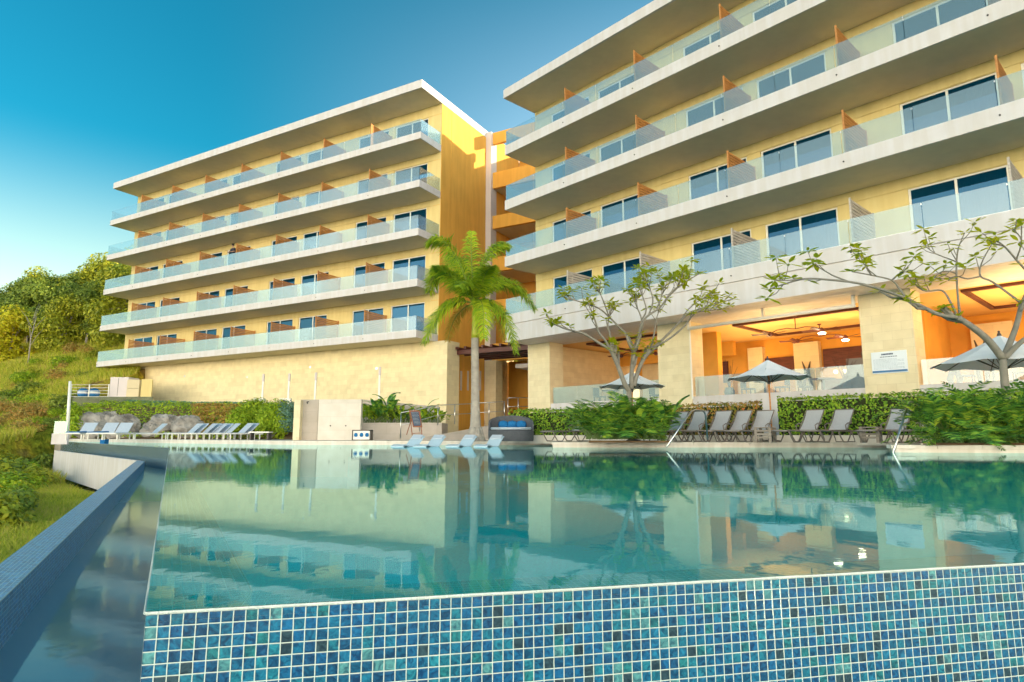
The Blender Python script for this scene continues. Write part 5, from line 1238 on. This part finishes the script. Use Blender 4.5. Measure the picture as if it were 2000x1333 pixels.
mb.build('panel', glassmat('green_glass', (.25, .62, .45), .06), gw_)
mb = MB(); mb.box(WF, a[0] - .05, c[0] + .1, 34.95, 35.1, -.1, c[2]); mb.build('plinth', M['white'], gw_)
tr2 = root('upper_terrace', onD(215, 776, 47), 'grey green louvred screen wall of the service terrace at the far left', 'screen wall')
a, c = onD(142, 775, 47), onD(297, 801, 47); mb = MB(); n = 22
for i in range(n): z0 = c[2] + (a[2] - c[2]) * i / n; mb.box(WF, a[0], c[0], 47 + .0, 47.06, z0, z0 + (a[2] - c[2]) / n * .72)
mb.build('louvre', mat('louvre_green', (.14, .17, .10), .7, .3, 2), tr2)
mb = MB(); mb.box(WF, a[0], c[0] - 1.6, 47.1, 50, 0, a[2] - .02); mb.build('retaining_wall', M['soffit'], tr2)
cab = root('service_cabinet', onD(232, 775, 48), 'large white metal service cabinet with grey side on the upper terrace', 'cabinet')
a, c = onD(216, 737, 48), onD(248, 776, 48); mb = MB(); mb.box(WF, a[0], c[0], 48, 49.4, c[2], a[2]); mb.build('body', M['lav'], cab, bevel=.02)
mb = MB(); mb.box(WF, a[0] + .62, a[0] + .64, 47.985, 47.998, c[2] + .1, a[2] - .1); mb.build('door_seam', M['dark'], cab)
cab2 = root('service_cabinet', onD(258, 775, 48), 'beige two panel service cabinet beside the white one', 'cabinet')
a, c = onD(249, 742, 47.8), onD(270, 776, 47.8); mb = MB(); mb.box(WF, a[0], c[0], 47.8, 49, c[2], (a[2] + c[2]) / 2 - .01); mb.box(WF, a[0], c[0], 47.8, 49, (a[2] + c[2]) / 2 + .01, a[2]); mb.build('body', M['stone2'], cab2)
cab3 = root('open_door_panel', onD(285, 775, 47.6), 'ochre open door panel at the left end of the stone wall', 'door')
a, c = onD(277, 741, 47.6), onD(295, 776, 47.6); mb = MB(); mb.box(WF, a[0], c[0], 47.6, 47.7, c[2], a[2]); mb.build('panel', M['wall'], cab3)
fn = root('wire_fence', onD(190, 752, 46), 'low white wire railing along the edge of the service terrace', 'fence')
a, c = onD(138, 752, 47.2), onD(214, 755, 47.2); mb = MB()
for k in range(5): mb.tube([(a[0], 47.2, a[2] - .22 * k), (c[0], 47.2, a[2] - .22 * k)], .014, 5)
mb.build('wire', M['frame'], fn)
for x in (140, 175, 213): p = onD(x, 752, 47.2); mb = MB(); mb.tube([(p[0], 47.2, p[2] + .05), (p[0], 47.2, p[2] - 1.1)], .035, 6); mb.build('post', M['frame'], fn)
for x, lb in ((162, 'blue covered drum behind the wire railing, left one'), (183, 'round blue drum with white band behind the wire railing')):
    c = onD(x, 775, 47.6); o = root('blue_drum', c, lb, 'drum', 'blue drums on the service terrace'); mb = MB(); mb.lathe(c, [(.3, 0), (.38, .15), (.36, .45), (.2, .6), (.05, .62)], 16); mb.build('body', M['towel'], o, smooth=True)
    mb = MB(); mb.lathe(c, [(.382, .26), (.388, .30), (.382, .36)], 16); mb.build('band', M['frame'], o)
# ------------------------------------------------------------------ restaurant: sign, fans, planters
def pc(x, y, n, fr=RF):                    # point on the wing's plane n
    q = onv(x, y, fr(0, n, 0), fr.n); return q
sg = root('notice_board', pc(1735, 710, 1.69), 'white notice board with a blue bottom stripe on the stone pillar', 'sign')
a = pc(1700.5, 689, 1.66); b = pc(1770, 684, 1.66); sA = (a - RF.o) @ RF.s; sB = (b - RF.o) @ RF.s; zT = (a[2] + b[2]) / 2; zB = (pc(1702, 730.5, 1.66)[2] + pc(1770, 728, 1.66)[2]) / 2
mb = MB(); mb.box(RF, sA, sB, 1.66, 1.695, zB, zT); mb.build('board', mat('sign_white', (.72, .80, .88), .4, .03, 2), sg, bevel=.004)
mb = MB(); mb.box(RF, sA + .01, sB - .01, 1.652, 1.659, zB + .03, zB + .10); mb.build('blue_stripe', mat('sign_blue', (.01, .14, .36), .4), sg)
mb = MB(); hgt = zT - zB; wdt = sB - sA
x = sA + wdt * .30
while x < sA + wdt * .62: w_ = random.uniform(.03, .045); mb.box(RF, x, x + w_, 1.652, 1.659, zT - hgt * .16, zT - hgt * .16 + .05); x += w_ + .008
x = sA + wdt * .26
while x < sA + wdt * .72: w_ = random.uniform(.03, .07); mb.box(RF, x, x + w_, 1.652, 1.659, zT - hgt * .26, zT - hgt * .26 + .022); x += w_ + .02
mb.build('heading', mat('sign_ink', (.03, .06, .14), .5), sg)
mb = MB()
for k in range(9):
    x = sA + .06; lim = sB - .08 if k % 3 else sB - .3
    while x < lim: w_ = random.uniform(.02, .08); mb.box(RF, x, min(lim, x + w_), 1.652, 1.659, zT - hgt * (.36 + .055 * k), zT - hgt * (.36 + .055 * k) + .010); x += w_ + .015
mb.build('small_print', mat('sign_grey', (.30, .40, .50), .5), sg)
def fan(px, heads, zc, label, lit=()):
    m_ = onz(px[0], px[1], zc); o = root('ceiling_fan', m_, label, 'ceiling fan', 'bronze twin ceiling fans'); hub = m_ + np.array([0, 0, -.55]); br = M['wood_dark']
    mb = MB(); mb.tube([m_, hub], .02, 6); mb.lathe(m_ + np.array([0, 0, -.08]), [(.03, 0), (.08, .05), (.08, .08)], 10); mb.build('down_rod', br, o)
    for i, (dx, dn) in enumerate(heads):
        v = RF.s * dx + RF.n * dn; h = hub + v; mb = MB(); mb.tube([hub, hub + v * .35 + np.array([0, 0, .06]), hub + v * .75 + np.array([0, 0, .02]), h + np.array([0, 0, -.1])], .018, 6); arm = mb.build('arm', br, o)
        mb = MB(); mb.lathe(h + np.array([0, 0, -.22]), [(.02, 0), (.09, .03), (.10, .12), (.03, .2)], 12); mb.build('motor', br, arm)
        mb = MB()
        for k in range(5):
            a_ = k * 2 * math.pi / 5 + dx + dn; d = np.array([math.cos(a_), math.sin(a_), 0]); s_ = np.array([-d[1], d[0], .35]) * .075; p0 = h + np.array([0, 0, -.12]); 
            q = [p0 + d * .1 - s_ * .5, p0 + d * .72 - s_, p0 + d * .76 + s_, p0 + d * .1 + s_ * .5]; mb.hexa([*q, *[w + np.array([0, 0, .008]) for w in q]])
        mb.build('blade', br, arm)
        if i in lit:
            mb = MB(); mb.lathe(h + np.array([0, 0, -.3]), [(.01, 0), (.12, .015), (.15, .06), (.1, .08)], 14); mb.build('lamp', emitmat('lamp_glow', (1, .88, .6), 9), arm, smooth=True)
fan((1552, 617), ((-.95, -.2), (.9, .3)), 5.2, 'twin bladed bronze ceiling fan nearest the blind tube, above the parasol', (1,))
fan((1600, 633), ((-.9, -.2), (.95, .2)), 5.2, 'twin bladed bronze ceiling fan with a lamp near the sign pillar', (1,))
fan((1245, 668), ((-.9, -.2), (.9, .3)), 5.2, 'bronze ceiling fan between the first two stone pillars behind the frangipani', ())
for i, (s, n, lb) in enumerate(((11.0, 3.2, 'wicker planter of bare decorative branches inside the glass screen, left one'), (15.8, 3.0, 'pot of tall bare branches beside the sign pillar inside the glass screen'))):
    c = RF(s, n, 1.93); o = root('branch_vase', c, lb, 'vase', 'branch arrangements in the restaurant'); mb = MB(); mb.lathe(c, [(.12, 0), (.2, .1), (.22, .35), (.15, .5)], 14); mb.build('pot', M['wicker'], o, smooth=True)
    mb = MB()
    for k in range(12): a_ = random.uniform(0, 6.28); d = Vector((math.cos(a_), math.sin(a_), 0)) * random.uniform(.2, .5); p = Vector(c); mb.tube([p + Vector((0, 0, .4)), p + d * .4 + Vector((0, 0, .9)), p + d + Vector((0, 0, random.uniform(1.2, 1.7)))], [.015, .01, .005], 5)
    mb.build('branch', M['wood_dark'], o)
def dchair():
    o = root('dining_chair', (0, 0, 0), 'x', 'chair'); mb = MB()
    mb.box(WF, -.23, .23, -.23, .23, .42, .47); mb.build('seat', M['wicker'], o); mb = MB(); mb.box(WF, -.23, .23, .2, .24, .5, .92); mb.build('backrest', M['wicker'], o)
    for sx in (-.2, .2):
        for sy in (-.2, .2): mb = MB(); mb.box(WF, sx - .02, sx + .02, sy - .02, sy + .02, 0, .419); mb.build('leg', M['wood_dark'], o)
    return o
dc = dchair(); ci = 0
for s, n in ((4.2, 3.6), (7.0, 4.6), (12.2, 4.0), (14.4, 4.6), (20.2, 3.6), (22.6, 4.4)):
    c = RF(s, n, 1.93); o = root('dining_table', c, 'dark dining table %s from the left inside the restaurant' % ord_[ci // 2], 'table', 'restaurant tables')
    mb = MB(); mb.lathe(c, [(.25, 0), (.05, .04), (.04, .7)], 14); mb.build('pedestal', M['dark'], o); mb = MB(); mb.lathe(c, [(.02, .71), (.45, .71), (.45, .75), (.02, .75)], 20); mb.build('tabletop', M['wood_dark'], o)
    for k, (ds, rz) in enumerate(((-.75, 90), (.75, -90))):
        p = RF(s + ds, n, 1.93); place(dc, ci > 0, tuple(p), R(rz - 47), 'dark wicker chair on the %s side of the %s restaurant table' % ('left' if k == 0 else 'right', ord_[ci // 2]), 'restaurant chairs'); ci += 1
for i, (x, s, n) in enumerate(((0, 13.6, 9.2), (0, 14.0, 9.2), (0, 14.4, 9.2), (0, 13.2, 9.2))):
    c = RF(s, n, 3.35); o = root('pendant_lamp', c, 'small glowing pendant globe above the bar, %s from the left' % ord_[(1, 2, 3, 0)[i]], 'pendant lamp', 'pendant globes over the bar'); mb = MB(); mb.tube([c + np.array([0, 0, .1]), RF(s, n, 3.62)], .008, 5); mb.build('cord', M['dark'], o)
    mb = MB(); mb.lathe(c, [(.01, -.1), (.08, -.05), (.1, 0), (.07, .08), (.02, .1)], 12); mb.build('globe', emitmat('globe_glow', (1, .75, .4), 3.5), o, smooth=True)
mb = MB(); mb.box(RF, 12.6, 15.9, 8.9, 9.3, 1.93, 3.0); tag(mb.build('bar_counter', M['wood_dark'], bevel=.02), 'dark bar counter under the red canopy inside the restaurant', 'counter')
for i, (s, n, h, w, lb) in enumerate(((12.0, 8.9, 2.0, .22, 'tall dark carved figure standing against the amber restaurant wall'), (19.2, 7.5, 2.1, .2, 'tall dark curved horn sculpture right of the sign pillar inside the restaurant'), (19.0, 4.2, 1.0, .25, 'small dark bust on a stand inside the glass screen right of the sign pillar'))):
    c_ = RF(s, n, 1.93); o = root('sculpture', c_, lb, 'sculpture', 'dark sculptures in the restaurant'); mb = MB()
    for kx in (-.12, .1): mb.tube([c_ + np.array([kx, 0, .1]), c_ + np.array([kx * 1.6, 0, h * .4]), c_ + np.array([kx * .5, 0, h * .75]), c_ + np.array([kx * 1.8, 0, h])], [w * .3, w * .42, w * .36, .02], 8)
    mb.build('figure', M['dark'], o, smooth=True); mb = MB(); mb.box(WF, c_[0] - .2, c_[0] + .2, c_[1] - .2, c_[1] + .2, 1.93, 2.05); mb.build('plinth', M['wood_dark'], o)
c_ = RF(16.2, 3.4, 1.93); o = root('hostess_stand', c_, 'brown grey hostess stand beside the sign pillar inside the restaurant', 'stand'); mb = MB(); mb.box(RF, 15.8, 16.7, 3.2, 3.7, 1.93, 3.25); mb.build('cabinet', M['lframe'], o, bevel=.02); mb = MB(); mb.lathe(RF(16.4, 3.4, 3.25), [(.05, 0), (.12, .08), (.1, .22), (.04, .3)], 12); mb.build('ornament', M['dark'], o, smooth=True)
mb = MB(); q0, q1_ = RF(13.0, 8.8, 3.1), RF(13.9, 8.8, 3.1)
# ------------------------------------------------------------------ hillside vegetation
def tree_proto(seed, mt, h=7, r=3.4, n=9500, sz=.155):
    random.seed(seed); o = root('hillside_tree', (0, 0, 0), 'x', 'tree'); mb = MB()
    top = h * .5; mb.tube([(0, 0, -.8), (.1, 0, h * .25), (.0, .1, top)], [.16, .13, .08], 7); blobs = []
    for k in range(17):
        a_ = random.uniform(0, 6.28); d = random.uniform(.2, 1) * r * .75; p = (math.cos(a_) * d, math.sin(a_) * d, h * random.uniform(.15, .95) - d * .2); blobs.append((p, r * random.uniform(.28, .5)))
        mb.tube([(0, 0, top * random.uniform(.5, 1)), (p[0] * .5, p[1] * .5, (p[2] + top) / 2 + .2), p], [.07, .045, .02], 5)
    mb.build('trunk', M['trunk'], o, smooth=True); ml = MB(); crown(ml, blobs, n, sz, .5, .8); ml.build('crown', mt, o); return o
protos = [tree_proto(1, LM['tree']), tree_proto(2, LM['tree2']), tree_proto(3, LM['tree'], 6, 3.4), tree_proto(4, LM['tree2'], 7.5, 2.8), tree_proto(5, LM['yellow'], 5.5, 2.8)]
used = [False] * 5; random.seed(5)
hts = []
row = [(2, 68, 4), (-34, 66, 4)]
for x, D in ((268, 66), (240, 64), (212, 70), (186, 72), (160, 72), (134, 74), (108, 76), (84, 78), (58, 80), (34, 82), (14, 86), (226, 76), (200, 80), (174, 82), (148, 84), (122, 86), (96, 88), (72, 90), (48, 92), (22, 94), (250, 82), (222, 88), (262, 90), (236, 96), (-10, 84), (-34, 90), (150, 66), (110, 68), (70, 72), (34, 75), (5, 78), (-20, 80), (252, 74), (278, 74)):
    row.append((x, D, random.choice((0, 1, 2, 3, 0, 1))))
desc = {0: 'mid green loose crowned tree', 1: 'dark green dense tree', 2: 'broad low green tree', 3: 'tall dark narrow tree', 4: 'bright yellow flowering tree'}
seen_ = {}
nth_ = ['', 'second ', 'third ', 'fourth ', 'fifth ', 'sixth ', 'seventh ', 'eighth ', 'ninth ', 'tenth ', 'eleventh ', 'twelfth ']
def uniq(t):
    k = seen_.get(t, 0); seen_[t] = k + 1; return t if k == 0 else nth_[k] + t
srow = sorted(range(len(row)), key=lambda i: row[i][0])
for rank, i in enumerate(srow):
    x, D, k = row[i]; p = onD(x, 851, D + random.uniform(-1.5, 1.5)); s = random.uniform(.85, 1.15) * (1.15 if x > 190 else 1)
    if 225 < x and D < 80: s *= .95
    z = H(p[0], p[1]) - .2
    zone = ('at the left picture edge' if x < 25 else 'above the bare pale tree' if x < 85 else 'left of the tall mast' if x < 128 else 'above the tall mast' if x < 175 else 'near the balcony ends' if x < 225 else 'behind the far wing')
    lb = uniq('%s in the %s woods %s' % (desc[k], 'lower' if D < 76 else 'middle' if D < 86 else 'top', zone))
    if D < 68 and x < 120: z -= .6
    place(protos[k], used[k], (p[0], p[1], z), random.uniform(0, 6), lb, 'trees on the hillside', s); used[k] = True
random.seed(17)
# bare pale tree on the slope
bt = onD(56, 700, 62); bz = H(bt[0], bt[1]); o = root('bare_tree', (bt[0], bt[1], bz), 'thin pale leafless tree standing on the hillside in front of the woods', 'tree')
mb = MB(); B0 = Vector((bt[0], bt[1], bz - .2)); mb.tube([B0, B0 + Vector((0, 0, 3)), B0 + Vector((.3, 0, 5.2))], [.075, .05, .03], 6)
for k in range(7): z = 2.2 + .45 * k; a_ = k * 2.4; e_ = B0 + Vector((math.cos(a_) * 1.2, math.sin(a_) * 1.0, z + 1.8)); mb.tube([B0 + Vector((0, 0, z)), (B0 + Vector((0, 0, z)) + e_) / 2 + Vector((0, 0, .2)), e_], [.03, .018, .008], 5)
mb.build('trunk', M['trunk'], o, smooth=True)
# shrubs on the slope
def shrub_proto(seed, mt, n=1500, sz=.11):
    random.seed(seed); bl = [((random.uniform(-.9, .9), random.uniform(-.7, .7), random.uniform(.3, .9)), random.uniform(.5, .85)) for _ in range(6)]
    o = root('slope_shrub', (0, 0, 0), 'x', 'shrub'); mb = MB(); crown(mb, bl, n, sz, .5); mb.build('foliage', mt, o)
    mb = MB()
    for b, r in bl: mb.tube([(0, 0, -.3), (b[0] * .5, b[1] * .5, .2), b], [.05, .03, .01], 5)
    mb.build('stem', M['trunk'], o); return o
sp_ = [shrub_proto(1, LM['shrub']), shrub_proto(2, LM['tree'], 1500, .12), shrub_proto(3, LM['tree2'], 1400, .12), shrub_proto(4, LM['dry'], 1100, .10)]; us = [False] * 4; random.seed(31)
sd_ = {0: 'bright yellow green shrub', 1: 'mid green rounded shrub', 2: 'dark green shrub', 3: 'dry rust brown shrub'}
big = [(0, 17.5, 1, .75), (22, 18.5, 2, .7), (40, 20, 1, .6), (8, 21, 0, .7), (58, 23, 1, .6), (-20, 16, 1, .8), (30, 26, 0, .8), (62, 29, 1, .8), (15, 31, 2, 1.0), (45, 34, 0, .9), (-12, 27, 1, 1.1), (5, 38, 1, 1.1), (75, 40, 2, 1.0)]
for _ in range(46):
    D = random.uniform(42, 66); x = random.uniform(-20, min(240, 60 + D * 3)); 
    if x > 120 and D < 53: x = random.uniform(-10, 110)
    big.append((x, D, random.choice((0, 0, 1, 2, 3, 3)), random.uniform(.45, 1.0)))
big.sort()
for rank, (x, D, k, s) in enumerate(big):
    p = onD(x, 851, D); z = H(p[0], p[1]) - .15
    where = 'low beside the pool basin' if D < 42 else ('half way up the slope' if D < 54 else 'high on the slope')
    where += ' at the left edge' if x < 30 else ' below the bare tree' if x < 80 else ' left of the mast' if x < 130 else ' behind the mast' if x < 180 else ' beside the far wing'
    place(sp_[k], us[k], (p[0], p[1], z), random.uniform(0, 6), uniq('%s %s' % (sd_[k], where)), 'shrubs on the slope', s); us[k] = True
# grass
mb = MB(); random.seed(9)
def blade(p, h, w):
    a_ = random.uniform(0, 6.28); lean = Vector((random.uniform(-.5, .5), random.uniform(-.5, .5), 0)) * h; u_ = Vector((math.cos(a_), math.sin(a_), 0)) * w
    b = len(mb.v); P = Vector(p); mb.v += [tuple(P - u_), tuple(P + u_), tuple(P + u_ * .6 + lean * .35 + Vector((0, 0, h * .6))), tuple(P - u_ * .6 + lean * .35 + Vector((0, 0, h * .6))), tuple(P + lean + Vector((0, 0, h)))]
    mb.f += [(b, b + 1, b + 2, b + 3), (b + 3, b + 2, b + 4)]; mb.mi += [0, 0]
cnt = 0
while cnt < 90000:
    D = 3 + 27 * random.random() ** 1.0; x = random.uniform(-60, 290); p = onD(x, 851, D)
    w = (p[:2] - C0) @ lat
    if w < WO + .06 or (np.array(p[:2]) - Bo1) @ gq > -.2: continue
    blade((p[0], p[1], H(p[0], p[1]) - .02), random.uniform(.08, .34) * (1 + .8 * max(0, noise.noise(Vector((p[0] * .4, p[1] * .4, 0))))), .004 + D * .0006); cnt += 1
cnt = 0
while cnt < 90000:
    D = random.uniform(30, 74); x = random.uniform(-40, 262); p = onD(x, 851, D)
    if (np.array(p[:2]) - Bo1) @ gq > -.2 and D < 52 and p[0] > -34.5: continue
    blade((p[0], p[1], H(p[0], p[1]) - .05), random.uniform(.25, .8), .02 + random.random() * .02); cnt += 1
tag(mb.build('meadow_grass', LM['grass']), 'tall yellow green grass covering the slope beside the pool', kind='stuff')
# concrete drain channels crossing the lawn
for i, (pts, wd_, lb) in enumerate((([(226, 962), (170, 975), (95, 998), (10, 1028), (-60, 1050)], .16, 'pale concrete drain strip crossing the grass, the nearer one'), ([(236, 940), (200, 948), (150, 960), (112, 972)], .14, 'pale concrete drain strip crossing the grass, the farther one'))):
    mb = MB(); P = []
    for x, y in pts:
        q = onz(x, y, -1.2); q = onz(x, y, H(q[0], q[1]) + .06); q = onz(x, y, H(q[0], q[1]) + .06); P.append(q)
    for a, b in zip(P[:-1], P[1:]):
        e = (b - a)[:2] / np.linalg.norm((b - a)[:2]); q = nrm2(e) * wd_
        mb.hexa([(a[0] - q[0], a[1] - q[1], a[2] - .3), (a[0] + q[0], a[1] + q[1], a[2] - .3), (b[0] + q[0], b[1] + q[1], b[2] - .3), (b[0] - q[0], b[1] - q[1], b[2] - .3), (a[0] - q[0], a[1] - q[1], a[2]), (a[0] + q[0], a[1] + q[1], a[2]), (b[0] + q[0], b[1] + q[1], b[2]), (b[0] - q[0], b[1] - q[1], b[2])])
    tag(mb.build('drain_channel', M['rock']), lb, 'drain')
# guest leaning on the balcony rail of the far wing
def person(loc, rz, label):
    skin = mat('skin_tone', (.45, .27, .18), .5, .05); cloth = mat('dark_shirt', (.03, .035, .06), .9, .2, 20); hair = mat('dark_hair', (.02, .013, .01), .6); pants = mat('grey_trousers', (.12, .12, .14), .9, .2, 20)
    J = [(0, 0, .95, .13), (0, -.02, 1.15, .12), (0, -.05, 1.38, .14), (0, -.08, 1.50, .055), (0, -.10, 1.56, .055), (0, -.12, 1.64, .085), (0, -.12, 1.72, .08)]
    E = [(i, i + 1) for i in range(6)]
    def chain(st, pts):
        k = st
        for p in pts: J.append(p); E.append((k, len(J) - 1)); k = len(J) - 1
        return k
    for s in (-1, 1):
        chain(2, [(s * .17, -.06, 1.42, .06), (s * .24, -.12, 1.18, .045), (s * .16, -.34, 1.08, .036), (s * .13, -.42, 1.08, .03), (s * .12, -.48, 1.07, .018)])
        chain(0, [(s * .09, 0, .88, .095), (s * .10, -.02, .5, .06), (s * .11, .02, .1, .04), (s * .12, -.1, .03, .035)])
    me = bpy.data.meshes.new('person'); me.from_pydata([j[:3] for j in J], E, []); o = bpy.data.objects.new('person', me); COL.objects.link(o); o['_b'] = (0, 0, 0)
    sk = o.modifiers.new('skin', 'SKIN'); sv_ = me.skin_vertices[0].data
    for i, j in enumerate(J): sv_[i].radius = (j[3], j[3] * .8); sv_[i].use_root = i == 0
    o.modifiers.new('sub', 'SUBSURF').render_levels = 2; me.materials.append(skin); o.location = loc; o.rotation_euler = (0, 0, rz)
    tag(o, label, 'person')
    mb = MB(); mb.lathe((0, -.10, 1.66), [(.09, -.02), (.10, .05), (.085, .11), (.04, .145), (.0, .15)], 14, sy=1.05); h_ = mb.build('hair', hair, None, smooth=True); h_.parent = o
    mb = MB(); mb.lathe((0, -.02, 0), [(.17, .92), (.165, 1.1), (.19, 1.3), (.17, 1.44), (.08, 1.49)], 16, sy=.72); mb.tube([(-.16, -.06, 1.42), (-.245, -.12, 1.2)], [.075, .06], 10); mb.tube([(.16, -.06, 1.42), (.245, -.12, 1.2)], [.075, .06], 10); h_ = mb.build('shirt', cloth, None, smooth=True); h_.parent = o
    mb = MB(); mb.lathe((0, 0, 0), [(.15, .82), (.165, .9), (.16, .97)], 16, sy=.75)
    for s in (-1, 1): mb.tube([(s * .09, 0, .9), (s * .10, -.02, .5), (s * .11, .02, .12)], [.11, .085, .065], 10)
    h_ = mb.build('trousers', pants, None, smooth=True); h_.parent = o
q = onv(456, 500, LF(0, .55, 0), LF.n); person((q[0], q[1], ZL[2] + .46), math.atan2(LF.n[1], LF.n[0]) - math.pi / 2, 'guest in dark shirt leaning on the glass rail of the third balcony from the top')
